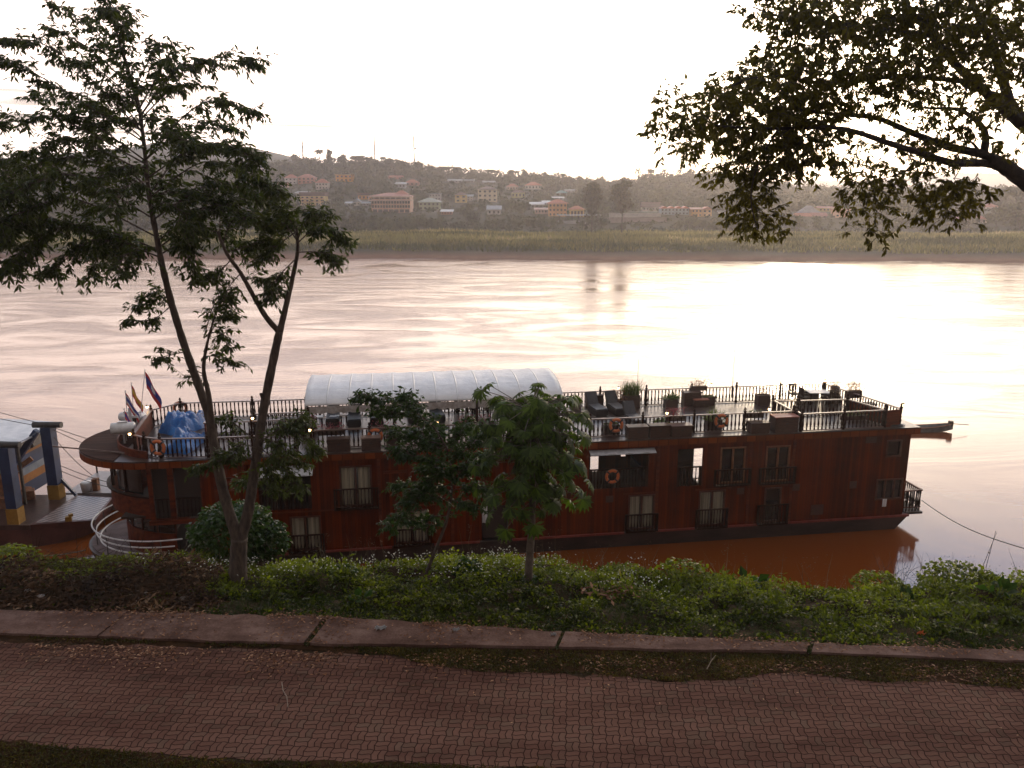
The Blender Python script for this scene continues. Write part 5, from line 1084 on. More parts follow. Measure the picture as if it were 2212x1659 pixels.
# the paved lane
def paver_fn(k, b):
    s = k.sep(k.coords(rot=(0, 0, R(4.4)))); C = .235
    u0 = k.math('DIVIDE', s[0], C); v0 = k.math('DIVIDE', s[1], C)
    wob = lambda a, ph: k.math('MULTIPLY', k.math('SUBTRACT', k.math('PINGPONG', k.math('ADD', k.math('MULTIPLY', a, 2.), ph), 1.), .5), .13)
    u = k.math('ADD', u0, wob(v0, 0.)); v = k.math('ADD', v0, wob(u0, .5))
    iu = k.math('FLOOR', u); iv = k.math('FLOOR', v); fu = k.math('FRACT', u); fv = k.math('FRACT', v)
    par = k.math('GREATER_THAN', k.math('MODULO', k.math('ADD', k.math('ADD', iu, iv), 4000.), 2.), .5)
    ed = lambda f: k.math('MINIMUM', f, k.math('SUBTRACT', 1., f))
    mid = k.math('ADD', k.math('MULTIPLY', par, k.math('ABSOLUTE', k.math('SUBTRACT', fu, .5))), k.math('MULTIPLY', k.math('SUBTRACT', 1., par), k.math('ABSOLUTE', k.math('SUBTRACT', fv, .5))))
    d = k.math('MINIMUM', k.math('MINIMUM', ed(fu), ed(fv)), mid); jn = k.mapr(d, .012, .05, 0., 1.)
    half = k.math('GREATER_THAN', k.math('ADD', k.math('MULTIPLY', par, fu), k.math('MULTIPLY', k.math('SUBTRACT', 1., par), fv)), .5)
    wn = k.node('ShaderNodeTexWhiteNoise', noise_dimensions='3D'); k.l.new(k.comb(iu, iv, half), wn.inputs['Vector'])
    tr = k.noise(k.coords((.16, .95, 1), rot=(0, 0, R(4.4))), 1., 4, .6); bl = k.noise(k.coords((.7, .7, 1)), 1., 5, .65); fine = k.noise(k.coords((30, 30, 30)), 1., 3, .6)
    f = k.math('ADD', k.math('MULTIPLY', wn.outputs[0], .12), k.math('ADD', k.math('MULTIPLY', tr, .85), k.math('ADD', k.math('MULTIPLY', bl, .30), k.math('MULTIPLY', fine, .10))))
    c = k.ramp(f, [(.42, (.050, .0235, .0165)), (.60, (.104, .050, .036)), (.82, (.160, .084, .061))])
    w2 = k.node('ShaderNodeTexWhiteNoise', noise_dimensions='3D'); k.l.new(k.comb(k.math('ADD', iu, 71.3), iv, half), w2.inputs['Vector'])
    c = k.mix(k.mapr(w2.outputs[0], .72, .95, 0., .40), c, k.mix(1., c, (.82, 1.18, 1.15), 'MULTIPLY'))
    k.l.new(k.mix(jn, (.022, .010, .007), c), b.inputs['Base Color']); b.inputs['Roughness'].default_value = .9; b.inputs['Specular IOR Level'].default_value = .04
    bump(k, b, k.math('ADD', jn, k.math('MULTIPLY', fine, .35)), .012)
xs_ = np.arange(-60, 60.1, .2); lo = np.array([-40.]*len(xs_)); 
def strip(name, ya, yb, z, m, x0=-60, x1=60, st=.2, ragA=0., ragB=0., kind='structure', seed=0.):
    x = np.arange(x0, x1+.01, st); a = ya(x)+(fbm(x*2.3+seed, x*0+1.7, 3)-.5)*ragA; b_ = yb(x)+(fbm(x*2.1+seed+40, x*0+5.1, 3)-.5)*ragB
    V = np.concatenate([np.stack([x, a, x*0+z], -1), np.stack([x, b_, x*0+z], -1)]); n_ = len(x); i = np.arange(n_-1)[:, None]
    return tag(link(name, np_mesh(name, V, i+np.array([[0, 1, n_+1, n_]]), m)), kind=kind)
strip('lane', FG, VN, 7.785, mat('interlocking_pavers', paver_fn), ragA=.25, ragB=.5)
# concrete slabs along the lane edge, each a slab of its own
def conc_fn(k, b):
    n = k.noise(k.coords((.8, .8, .8)), 1., 6, .7); f = k.noise(k.coords((22, 22, 22)), 1., 4, .7); st = k.noise(k.coords((.5, 2., 1), loc=(4, 2, 0)), 1., 4, .6)
    c = k.ramp(k.math('ADD', k.math('MULTIPLY', n, .55), k.math('ADD', k.math('MULTIPLY', f, .2), k.math('MULTIPLY', st, .3))), [(.36, (.048, .026, .019)), (.50, (.115, .066, .051)), (.64, (.22, .142, .115))]); k.l.new(c, b.inputs['Base Color']); b.inputs['Roughness'].default_value = .9; b.inputs['Specular IOR Level'].default_value = .05; bump(k, b, f, .012)
CONC = mat('weathered_concrete', conc_fn)
SL = [(-30, -15.3, 'concrete edge slab beyond the brush heap'), (-15.25, -8.95, 'mossy concrete edge slab below the dry brush heap'), (-8.9, -4.42, 'concrete edge slab below the forked tree'), (-4.28, .90, 'concrete edge slab with pale paper scraps, below the leaning young tree'),
      (.98, 6.12, 'concrete edge slab below the papaya and leaf heap'), (6.22, 14.2, 'long cracked concrete edge slab beside the mossy verge'), (14.3, 30, 'concrete edge slab running out under the big limb')]
for a, b_, l in SL:
    x = np.arange(a, b_+.001, (b_-a)/max(4, int((b_-a)/.25))); kf = KF(x)-.02+(fbm(x*3, x*0, 2)-.5)*.14; kn = KN(x)+.02+(fbm(x*2+9, x*0, 2)-.5)*.08; sk = .12*(np.abs(np.linspace(-1, 1, len(x)))**20)
    m = MB(); n_ = len(x); xs2 = x+np.linspace(0, 0, n_)
    lo_ = [(float(x[i])-.35*0, float(kn[i])) for i in range(n_)]; hi_ = [(float(x[i])+.18, float(kf[i])) for i in range(n_)]
    z1 = 7.845+random.uniform(-.01, .01); vs = [(p[0], p[1], 7.6) for p in lo_]+[(p[0], p[1], 7.6) for p in hi_]+[(p[0], p[1], z1) for p in lo_]+[(p[0], p[1], z1) for p in hi_]
    fs = []
    for i in range(n_-1): fs += [(2*n_+i, 2*n_+i+1, 3*n_+i+1, 3*n_+i), (i, i+1, 2*n_+i+1, 2*n_+i), (n_+i+1, n_+i, 3*n_+i, 3*n_+i+1)]
    fs += [(0, 2*n_, 3*n_, n_), (n_-1, 2*n_-1, 4*n_-1, 3*n_-1)]; m.add(vs, fs); tag(obj('concrete_slab', m, CONC), l, 'slab', 'concrete slabs along the lane edge')
# ---- ground cover on the bank, one mass of small leaves
def cover(n, x0, x1, fy0, fy1, hfun, L, Wd, spread, mats, name, label, tonef, per=9, upz=.55, keep=None):
    x = x0+(x1-x0)*rng.random(n); kf, cr = KF(x), CR(x); y = kf+(cr-kf)*(fy0+(fy1-fy0)*rng.random(n))
    if keep is not None: q = keep(x, y, (y-kf)/(cr-kf)); x, y, kf, cr = x[q], y[q], kf[q], cr[q]; n = len(x)
    t = (y-kf)/(cr-kf); hh = hfun(x, y, t); z = znear(x, y)
    xx = np.repeat(x, per)+rng.normal(size=n*per)*spread; yy = np.repeat(y, per)+rng.normal(size=n*per)*spread; zz = np.repeat(z, per)+np.repeat(hh, per)*rng.random(n*per)**.7-.02
    P = np.stack([xx, yy, zz], -1); D = rng.normal(size=(n*per, 3))*np.array([1, 1, .4])+np.array([0, 0, upz]); l_ = L*(.55+.9*rng.random(n*per))
    V, F = leaf_geo(P, D, l_, l_*Wd, .4); tone = np.clip(np.repeat(np.repeat(tonef(x, y, t), per)+rng.normal(size=n*per)*.17, 2), 0, .96)
    return tag(link(name, np_mesh(name, V, F, mats, tone)), label, 'plants', kind='stuff')
COVER = leaf_mat('clover_leaves', (.018, .028, .002), (.205, .245, .016), trans=.5, rough=.38)
debris = lambda x, y: ((x < -7.2+.6*np.sin(y*3)) & (y < 18.9+.9*np.sin(x*1.3)) & (y-KF(x) > -.1))
lump = lambda x, y: np.clip((fbm(x*1.1+3, y*1.1, 3)-.32)*2.2, 0, 1)
cover(15500, -19, 16, .02, 1.42, lambda x, y, t: (.05+.30*np.clip(t-.12, 0, 1))*(.35+1.1*lump(x, y)), .085, .62, .075, COVER, 'ground_cover', 'clover and low weeds covering the river bank', lambda x, y, t: .10+.60*np.clip(t-.2, 0, 1)+.40*(lump(x, y)-.4), per=9, keep=lambda x, y, t: (~debris(x, y) | (rng.random(len(x)) < .12)) & (fbm(x*1.7+8, y*1.7, 3) > .36+.1*rng.random(len(x))-.05*t))  # leaf tone rises toward the crest, painting in its backlit brightness
WEED = leaf_mat('weed_leaves', (.016, .024, .004), (.12, .155, .016), trans=.45, rough=.5, yellow=(.22, .17, .05))
cover(1500, -19, 16, .18, 1.35, lambda x, y, t: .12+.42*lump(x, y)*np.clip(t, .2, 1), .19, .26, .10, WEED, 'tall_weeds', 'taller leafy weeds standing out of the clover', lambda x, y, t: .15+.5*np.clip(t-.2, 0, 1)+.3*(lump(x, y)-.4), per=9, upz=.9, keep=lambda x, y, t: ~debris(x, y) & (fbm(x*.8+2, y*.8+9, 2) > .47))  # weed tone carries the same painted brightening toward the crest
SHORT = leaf_mat('short_grass_blades', (.014, .026, .006), (.055, .075, .018), trans=.4, rough=.5, yellow=(.13, .085, .03))
cover(9000, -19, 16, .0, .62, lambda x, y, t: .02+.02*t, .09, .12, .06, SHORT, 'grass', 'short dark grass between the slabs and the weeds', lambda x, y, t: .25+.3*lump(x, y), per=8, upz=1.2, keep=lambda x, y, t: ~debris(x, y))
# pale flower heads and stalks on the crest
n = 2600; x = -9.5+13.5*rng.random(n); y = KF(x)+(CR(x)-KF(x))*(.5+.72*rng.random(n)**.8); q = rng.random(n) < np.clip(fbm(x*.8, y*.8, 2)*2.0-.55, .08, 1); x, y = x[q], y[q]; n = len(x)
zb = znear(x, y); h = .22+.25*rng.random(n); P = np.stack([x, y, zb+h], -1)
V, F = leaf_geo(P-np.array([.02, 0, 0]), rng.normal(size=(n, 3))*np.array([1, 1, .2])+np.array([0, 0, .2]), .05, .046, .1)
FLOW = mat('pale_flower_heads', base=(.62, .62, .52), rough=.8); tag(link('flowers', np_mesh('flowers', V, F, FLOW)), 'scatter of tiny pale flower heads over the bank crest', 'flowers', kind='stuff')
n = 420; x = -9+25*rng.random(n); y = CR(x)+.2+1.1*rng.random(n); zb = znear(x, y); P = np.stack([x, y, zb], -1); L = .6+.9*rng.random(n)**2
V, F = leaf_geo(P, rng.normal(size=(n, 3))*np.array([.22, .22, 0])+np.array([0, 0, 1]), L, .012, .25)
n2 = n*5; PP = np.repeat(P, 5, 0)+np.stack([rng.normal(size=n2)*.05, rng.normal(size=n2)*.05, np.repeat(L, 5)*(.7+.25*rng.random(n2))], -1); V2, F2 = leaf_geo(PP, rng.normal(size=(n2, 3)), .06, .012, .2); V, F = join([(V, F), (V2, F2)])
tag(link('grass_stalks', np_mesh('grass_stalks', V, F, M_noisy('dry_stalk', (.10, .08, .045), (.24, .19, .11), scale=4.))), 'thin dry seed stalks rising along the bank edge', 'grass', kind='stuff')
# dry brush heap
n = 9500; x = -19+12.2*rng.random(n); y = KF(x)+.05+rng.random(n)*3.0; q = debris(x, y); x, y = x[q], y[q]; n = len(x); pile = .10+.45*np.exp(-((x+11)**2/16+(y-18.7)**2/1.4))*fbm(x*1.3, y*1.3, 2)*1.8
P = np.stack([x, y, znear(x, y)+pile*rng.random(n)], -1); V, F = leaf_geo(P, rng.normal(size=(n, 3))*np.array([1, 1, .35]), .08+.16*rng.random(n), .05+.03*rng.random(n), .5)
n3 = 2600; x3 = -19+12.0*rng.random(n3); y3 = KF(x3)+.3+rng.random(n3)*2.6; P3 = np.stack([x3, y3, znear(x3, y3)+.05+.35*rng.random(n3)*np.exp(-((x3+11)**2/20+(y3-18.7)**2/1.6))], -1); V3, F3 = leaf_geo(P3, rng.normal(size=(n3, 3))*np.array([1, 1, .45]), .4+.7*rng.random(n3), .014, .25)
BRUSH = leaf_mat('dry_brush', (.018, .010, .006), (.10, .052, .026), trans=.1, rough=.9, yellow=(.24, .15, .09)); nb = len(F); V, F = join([(V, F), (V3, F3)]); tn = np.clip(np.concatenate([np.repeat(fbm(x*.7, y*.9, 3)*1.4-.25+rng.normal(size=n)*.2, 2), np.full(len(F3), .25)]), 0, 1)
tag(link('dry_brush', np_mesh('dry_brush', V, F, BRUSH, tn)), 'heap of dry brown brush and cuttings beside the lane', 'brush', kind='stuff')
# fallen leaves on slabs, verge and lane
def litter(n, xf, yf, zf, size, name, label, tone0=.5):
    x = xf(n); q = rng.random(n) < np.clip(fbm(x*1.4+tone0*9, x*0+3., 3)*2.6-.75, .06, 1); x = x[q]; y = yf(x); P = np.stack([x, y, zf(x, y)+.012+.01*rng.random(len(x))], -1); D = rng.normal(size=(len(x), 3))*np.array([1, 1, .12]); V, F = leaf_geo(P, D, size*(.5+rng.random(len(x))), size*.55, .25, np.tile(np.array([[.05, .05, 1.]]), (len(x), 1)))
    tag(link(name, np_mesh(name, V, F, LITTER, np.clip(np.repeat(rng.random(len(x))*.9+.08, 2), 0, 1))), label, 'leaves', kind='stuff')
LITTER = leaf_mat('fallen_leaves', (.05, .020, .010), (.22, .095, .045), trans=.15, rough=.8, yellow=(.42, .25, .15))
lz = lambda x, y: np.where((y < KF(x)) & (y > KN(x)), 7.858, np.where(y > KF(x), znear(x, y)+.02, 7.79))
def lit_y(x):
    r = rng.random(len(x)); y = np.where(r < .35, KF(x)+rng.normal(size=len(x))*.16, np.where(r < .8, KN(x)-.25-np.abs(rng.normal(size=len(x)))*.33, KN(x)+rng.random(len(x))*1.0)); return y
litter(10500, lambda n: np.where(rng.random(n) < .62, -14+12.5*rng.random(n), -2+15*rng.random(n)), lit_y, lz, .075, 'leaf_litter', 'brown fallen leaves strewn along the slabs and verge')
litter(520, lambda n: -14+28*rng.random(n), lambda x: VN(x)-np.abs(rng.normal(size=len(x)))*1.0-.05, lambda x, y: 7.79+0*x, .05, 'lane_leaves', 'stray fallen leaves lying over the paved lane')
litter(260, lambda n: 2.6+rng.normal(size=n)*.38, lambda x: 18.3+rng.normal(size=len(x))*.30, lambda x, y: znear(x, y)+.16, .15, 'leaf_heap', 'heap of big rust brown fallen leaves in the weeds')
# verge between slabs and pavers, and the front lawn edge
VERG = leaf_mat('verge_grass', (.022, .022, .004), (.085, .068, .012), trans=.35, rough=.7, yellow=(.16, .085, .03))
def blades(n, xf, yf, z0, L, name, label, keep=None, tonef=None):
    x = xf(n); y = yf(x); 
    if keep is not None: q = keep(x, y); x, y = x[q], y[q]
    n = len(x); P = np.stack([x, y, np.full(n, z0)], -1); V, F = leaf_geo(P, rng.normal(size=(n, 3))*np.array([.8, .8, 0])+np.array([0, 0, .8]), L*(.5+rng.random(n)), .018+.010*rng.random(n), .6)
    tn = np.clip(np.repeat((fbm(x*1.6, y*2.4, 3)*1.3-.2)+rng.normal(size=n)*.18, 2), 0, 1); tag(link(name, np_mesh(name, V, F, VERG, tn)), label, 'grass', kind='stuff')
SOIL2 = M_noisy('verge_soil', (.022, .012, .006), (.055, .028, .013), scale=6., rough=.95, bd=.02, spec=.03)
strip('verge', lambda x: VN(x), lambda x: KN(x)+.03, 7.789, SOIL2, -60, 60, .1, .35, .06, seed=7.)
blades(30000, lambda n: -3.2+19*rng.random(n), lambda x: VN(x)+(KN(x)-VN(x))*rng.random(len(x))-.05, 7.785, .055, 'verge_grass', 'mossy grass verge between the slabs and the pavers', lambda x, y: rng.random(len(x)) < np.clip(fbm(x*1.3, y*3, 3)*2.4-.55+.8*np.exp(-((KN(x)-y)/.10)**2), .03, 1))
blades(1400, lambda n: -14+11*rng.random(n), lambda x: KN(x)-.02-np.abs(rng.normal(size=len(x)))*.06, 7.785, .06, 'joint_grass', 'sparse grass tufts along the slab joint', lambda x, y: fbm(x*1.5, x*0, 2) > .5)
strip('front_lawn', lambda x: x*0-2., lambda x: FG(x)-.02, 7.789, SOIL2, -60, 60, .1, 0, .35, seed=3.)
blades(26000, lambda n: -10.5+13*rng.random(n), lambda x: FG(x)-.0-rng.random(len(x))**1.3*1.6, 7.785, .06, 'lawn_grass', 'short olive grass along the near edge of the lane', lambda x, y: rng.random(len(x)) < np.clip((FG(x)-y)*3+fbm(x*1.5, y*2, 2)-.2, .05, 1))
# slab joints: weeds
for i, (xj, l) in enumerate(((-4.35, 'tuft of weeds in the slab joint by the pale paper scraps'), (.94, 'tuft of weeds in the slab joint below the papaya'), (6.17, 'tuft of weeds in the slab joint nearest the long cracked slab'))):
    n = 260; y = KN(xj)+(KF(xj)-KN(xj))*rng.random(n); P = np.stack([xj+rng.normal(size=n)*.05+(y-KN(xj))*.16, y, np.full(n, 7.79)], -1); V, F = leaf_geo(P, rng.normal(size=(n, 3))*np.array([.9, .9, 0])+np.array([0, 0, .7]), .05+.06*rng.random(n), .02, .5); tag(link('weed_tuft', np_mesh('weed_tuft', V, F, SHORT, rng.random(len(F)))), l, 'weeds')
# rubbish
def scrap(px, py, w, d, label, z=None, m=WHITE, name='plastic_scrap', cat='litter', rz=.3, lift=.12):
    p = at_z(px, py, 7.5); 
    for _ in range(6): p = at_z(px, py, float(znear(p.x, p.y))+lift if z is None else z)
    b = MB(); k = 6
    for j in range(k+1):
        for i in range(k+1): b.v.append((w*(i/k-.5)*(1-.2*math.sin(j*2.1)), d*(j/k-.5), .06*math.sin(i*1.9+px)*math.cos(j*1.3)+.03))
    for j in range(k):
        for i in range(k): q = j*(k+1)+i; b.f.append((q, q+1, q+k+2, q+k+1)); b.m.append(0)
    o = tag(obj(name, b, m), label, cat); o.location = p; o.rotation_euler = (.2, .1, rz); s_ = o.modifiers.new('thick', 'SOLIDIFY'); s_.thickness = .006; return o
PGREY = M_noisy('dirty_plastic', (.26, .26, .26), (.42, .42, .42), scale=6., rough=.6)
scrap(1643, 1254, .42, .2, 'crumpled pale plastic sheet in the weeds behind the broad leaf', m=PGREY); scrap(2010, 1316, .3, .22, 'torn white plastic bag on the bank under the limb', m=PGREY); scrap(2060, 1316, .18, .1, 'smaller white plastic shred beside the torn bag', m=PGREY); scrap(1262, 1255, .26, .2, 'bluish plastic scrap beside the brown leaf heap', m=M_noisy('bluish_plastic', (.22, .26, .28), (.36, .40, .42), scale=6.)); scrap(1990, 1370, .15, .1, 'orange leaf sized wrapper low on the grass', m=ORANGE, lift=.05)
scrap(822, 1358, .22, .1, 'pale paper scraps lying on the concrete slab under the leaning tree', 7.86, PGREY, 'paper_scrap'); scrap(985, 1362, .14, .06, 'small pale scrap on the slab above the mossy verge', 7.86, PGREY, 'paper_scrap'); scrap(1195, 1372, .12, .05, 'pale leaf like scrap before the slab joint', 7.86, PGREY, 'paper_scrap')
STONE = M_noisy('pale_stone', (.20, .17, .15), (.32, .28, .25), scale=7., rough=.8, bd=.02)
def stone(px, py, r, label, lift=.1):
    p = at_z(px, py, 7.6)
    for _ in range(5): p = at_z(px, py, float(znear(p.x, p.y))+lift)
    b = MB(); b.lathe((0, 0, -r*.4), [(r*.5, 0), (r*.95, r*.3), (r, r*.55), (r*.7, r*.9), (r*.25, r*1.05)], 9); b.v = [(x*(1+.25*math.sin(x*40+px)), y*.7*(1+.2*math.sin(y*50)), z*.8) for x, y, z in b.v]; o = tag(obj('stone', b, STONE, None, True), label, 'stone'); o.location = p
stone(396, 1293, .10, 'pale stone at the foot of the brush heap'); stone(317, 1282, .07, 'small pale stone up on the brush heap'); stone(88, 1288, .09, 'pale stone at the far end of the brush heap'); stone(60, 1276, .08, 'pale stone beside the brush heap under the roundish weed'); stone(290, 1208, .10, 'whitish stone on the crest before the bow')
t = thing('dry_twig', 'pale bent twig lying alone on the paved lane', 'twig', at_z(617, 1500, 7.79)); m = MB(); m.tube([(-.18, .38, .015), (-.08, .1, .02), (.05, -.1, .015), (.16, -.42, .012)], [.008, .01, .009, .005], 5); obj('stem', m, M_noisy('pale_twig', (.12, .08, .055), (.20, .14, .10), scale=8.), t); m = MB(); m.tube([(-.08, .1, .02), (.0, .2, .03)], .005, 4); obj('side_shoot', m, RAILTOP, t)
t = thing('dry_twig', 'dry forked stalk standing in the mossy verge', 'twig', at_z(1535, 1440, 7.79)); m = MB(); m.tube([(-.1, -.1, 0), (.0, .0, .12), (.12, .1, .2)], [.012, .01, .006], 5); obj('stem', m, M_noisy('pale_twig', (.2, .15, .1), (.32, .25, .17), scale=8.), t); m = MB(); m.tube([(0, 0, .12), (.02, .1, .25)], .006, 4); obj('side_shoot', m, RAILTOP, t)
# broad leaf plants and small shrubs on the bank
BROAD = leaf_mat('broad_leaves', (.008, .020, .004), (.03, .07, .012), trans=.4, rough=.65)
def broad_plant(px, py, n, L, label):
    p = at_z(px, py, 7.2)
    for _ in range(6): p = at_z(px, py, float(znear(p.x, p.y))+.2)
    p.z -= .2; t = thing('broad_leaf_plant', label, 'plant', p); P = np.zeros((n, 3))+rng.normal(size=(n, 3))*.03; D = rng.normal(size=(n, 3))*np.array([.7, .7, .1])+np.array([0, 0, .9]); st = MB(); tips = []
    for i in range(n): d = Vector(D[i]).normalized(); st.tube([(0, 0, -.05), tuple(d*L*.7)], [.012, .007], 4); tips.append(tuple(d*L*.7))
    obj('stems', st, SHORTST, t); V, F = leaf_geo(np.array(tips), D+np.array([0, 0, -.3]), L*.9, L*.62, .6); link('leaves', np_mesh('leaves', V, F, BROAD, rng.random(len(F))), t)
SHORTST = M_noisy('green_stem', (.03, .05, .015), (.06, .09, .03), scale=6.)
broad_plant(1622, 1258, 6, .40, 'tall broad leaved plant on the crest beside the plastic sheet'); broad_plant(2160, 1275, 9, .36, 'dark broad leaved plant on the crest under the big limb'); broad_plant(1960, 1290, 7, .3, 'low broad leaved plant above the torn plastic bag'); broad_plant(780, 1290, 7, .28, 'low broad leaved weed near the foot of the bank')
# ---------------------------------------------------------------- trees
class Tree:
    def __init__(s, Y): s.Y = Y; s.wood = MB(); s.P = []; s.D = []; s.L = []
    def pt(s, px, py, dy=0.): return at_y(px, py, s.Y+dy)
    def stem(s, pts, r0, r1, n=8, sub=5):
        """a limb through the points (px, py, dy), smoothed"""
        w = [s.pt(*p) for p in pts]; out = []
        for i in range(len(w)-1):
            p0, p1, p2, p3 = w[max(i-1, 0)], w[i], w[i+1], w[min(i+2, len(w)-1)]
            for k in range(sub):
                t = k/sub; out.append(.5*((2*p1)+(p2-p0)*t+(2*p0-5*p1+4*p2-p3)*t*t+(3*p1-p0-3*p2+p3)*t**3))
        out.append(w[-1]); m = len(out)-1
        s.wood.tube(out, [r0+(r1-r0)*(i/m)**.85+.004*math.sin(i*2.3)*r0/.1 for i in range(m+1)], n); return out
    def twig(s, p, d, L, k, ll, droop):
        """one twig carrying k drooping leaves"""
        p = Vector(p); d = Vector(d).normalized(); q = p.copy(); pts = [p.copy()]
        for i in range(4): d = (d+Vector((0, 0, -.10*droop))).normalized(); q = q+d*L/4; pts.append(q.copy())
        s.wood.tube(pts, [.006, .005, .004, .003, .002], 3, False)
        for i in range(k):
            f = (.25+.75*random.random())*4; j = min(int(f), 3); b = pts[j].lerp(pts[j+1], f-j); side = Vector((random.gauss(0, 1), random.gauss(0, 1), random.gauss(0, .45)))
            dd = d*.55+side*.75+Vector((0, 0, -droop*(.35+.55*random.random()))); s.P.append(tuple(b)); s.D.append(tuple(dd)); s.L.append(ll*(.65+.7*random.random()))
    def spray(s, pts, n, L=.45, k=10, ll=.15, droop=.9, r0=.03, start=.2, spread=.8, rise=.15, thick=None):
        path = s.stem(pts, r0, .006, 5, 4); m = len(path)-1
        for i in range(n):
            f = (start+(1-start)*random.random()**.85)*m; j = min(int(f), m-1); b = path[j].lerp(path[j+1], f-j); ax = (path[min(j+2, m)]-path[max(j-1, 0)]).normalized()
            d = ax*.7+Vector((random.gauss(0, spread), random.gauss(0, spread), random.gauss(rise, spread*.45)))
            s.twig(b, d, L*(.5+.7*random.random()), k, ll, droop)
    def blob(s, c, rad, n, L=.35, k=10, ll=.1, droop=.9):
        for i in range(n):
            d = Vector((random.gauss(0, 1), random.gauss(0, 1), random.gauss(0, 1))).normalized(); r = random.random()**.5
            p = Vector((c.x+d.x*rad[0]*r, c.y+d.y*rad[1]*r, c.z+d.z*rad[2]*r)); s.twig(p, d*.8+Vector((random.gauss(0, .5), random.gauss(0, .5), random.gauss(0, .3))), L*(.5+.7*random.random()), k, ll, droop)
    def done(s, name, label, cat, base, bark, leafm, wr=.36, tone=None, dr=.35):
        t = thing(name, label, cat, base); V, F = leaf_geo(np.array(s.P), np.array(s.D), np.array(s.L), np.array(s.L)*wr, dr)
        V = V-np.array(tuple(base)); n_ = len(s.P); tn = rng.random(n_)*.6+.4*fbm(np.array(s.P)[:, 0]*1.3, np.array(s.P)[:, 2]*1.3, 2)
        link('crown', np_mesh('crown', V, F, leafm, np.repeat(np.clip(tn-.05, 0, 1), 2)), t)
        s.wood.v = [(x-base.x, y-base.y, z-base.z) for x, y, z in s.wood.v]; obj('trunk', s.wood, bark, t, True); return t
LEAFA = leaf_mat('forked_tree_leaves', (.015, .024, .006), (.075, .098, .024), trans=.42, rough=.42, yellow=(.13, .12, .03))
T = Tree(19.3)
bs = at_z(516, 1256, 7.3); 
for _ in range(5): bs = at_z(516, 1256, float(znear(bs.x, bs.y)))
T.Y = bs.y
T.stem([(516, 1275, 0), (514, 1240, 0), (515, 1200, 0), (517, 1162, 0)], .25, .20, 12)
T.stem([(517, 1175, 0), (505, 1140, 0), (482, 1060, .1), (462, 960, .2), (452, 900, .2), (428, 830, .2), (398, 745, .1), (372, 660, 0), (352, 580, -.1), (340, 520, -.1), (322, 420, 0), (312, 320, .1), (298, 220, .1), (272, 140, 0), (245, 50, 0)], .155, .02, 10)
T.stem([(458, 930, .2), (452, 860, .0), (440, 800, -.1), (447, 745, -.2), (462, 690, -.3), (478, 650, -.3)], .085, .006, 8)
T.stem([(517, 1175, 0), (535, 1110, .1), (545, 1050, .2), (558, 960, .3), (572, 870, .3), (592, 770, .3), (604, 715, .3)], .15, .095, 10)
T.stem([(604, 718, .3), (618, 660, .3), (632, 600, .4), (643, 540, .4), (640, 490, .5)], .085, .03, 8); T.stem([(604, 718, .3), (575, 685, .2), (548, 640, 0), (520, 590, -.2), (490, 548, -.4), (470, 500, -.5)], .075, .03, 8)
T.stem([(578, 868, .3), (568, 860, .25), (563, 850, .2)], .05, .035, 7)
z4 = lambda *q: [(x/2.743, y/2.743) for x, y in q]
BR = [((830, 600), (740, 330), (640, 30)), ((760, 420), (560, 170), (310, 20)), ((720, 420), (520, 280), (280, 160)), ((640, 620), (340, 300), (0, 225)), ((600, 640), (200, 430), (0, 365)), ((640, 640), (400, 580), (190, 570)), ((740, 500), (560, 400), (400, 360)), ((740, 330), (700, 130), (600, 60)),
      ((740, 330), (730, 160), (700, 60)), ((850, 480), (900, 330), (985, 250)), ((850, 560), (1080, 380), (1300, 360), (1540, 360)), ((860, 600), (1000, 450), (1130, 380)), ((870, 620), (1000, 540), (1110, 490)), ((870, 760), (1150, 640), (1320, 600), (1480, 660)), ((880, 800), (1150, 730), (1390, 770)), ((830, 560), (960, 400), (1000, 330)),
      ((780, 760), (350, 700), (160, 720), (0, 720)), ((800, 820), (560, 740), (360, 660)), ((800, 850), (450, 830), (250, 900), (0, 950)), ((820, 950), (500, 930), (150, 1000), (0, 1080)), ((820, 700), (600, 620), (480, 640)), ((840, 700), (700, 560), (640, 560)),
      ((840, 1100), (450, 1040), (180, 1100), (0, 1180)), ((860, 1200), (450, 1180), (150, 1250), (0, 1330)), ((880, 1280), (480, 1330), (200, 1440), (70, 1580)), ((890, 1320), (560, 1420), (330, 1600)), ((900, 1340), (640, 1480), (520, 1640)), ((880, 1250), (300, 1300), (0, 1430)), ((900, 1380), (760, 1500), (700, 1600)),
      ((860, 900), (1150, 880), (1380, 870), (1500, 950)), ((870, 1000), (1200, 960), (1450, 1040), (1640, 1130)), ((880, 1100), (1280, 1080), (1560, 1190)), ((900, 1250), (1250, 1220), (1560, 1330)), ((910, 1320), (1180, 1340), (1480, 1480)), ((880, 1050), (1050, 930), (1150, 870)), ((900, 1400), (1080, 1450), (1130, 1600)),
      ((850, 850), (1000, 800), (1080, 830)), ((840, 900), (700, 1000), (500, 1100)), ((860, 1000), (760, 1100), (640, 1250)), ((870, 1150), (1000, 1200), (1150, 1330)), ((860, 1100), (1020, 1120), (1200, 1160)), ((850, 1000), (650, 900), (560, 800)), ((840, 650), (700, 700), (560, 740)), ((840, 640), (930, 700), (1010, 720)), ((845, 560), (760, 600), (640, 640)), ((845, 480), (900, 500), (960, 560))]
TRK = lerp_fn([(50, 245), (140, 272), (220, 298), (320, 312), (420, 322), (520, 340), (580, 352)])
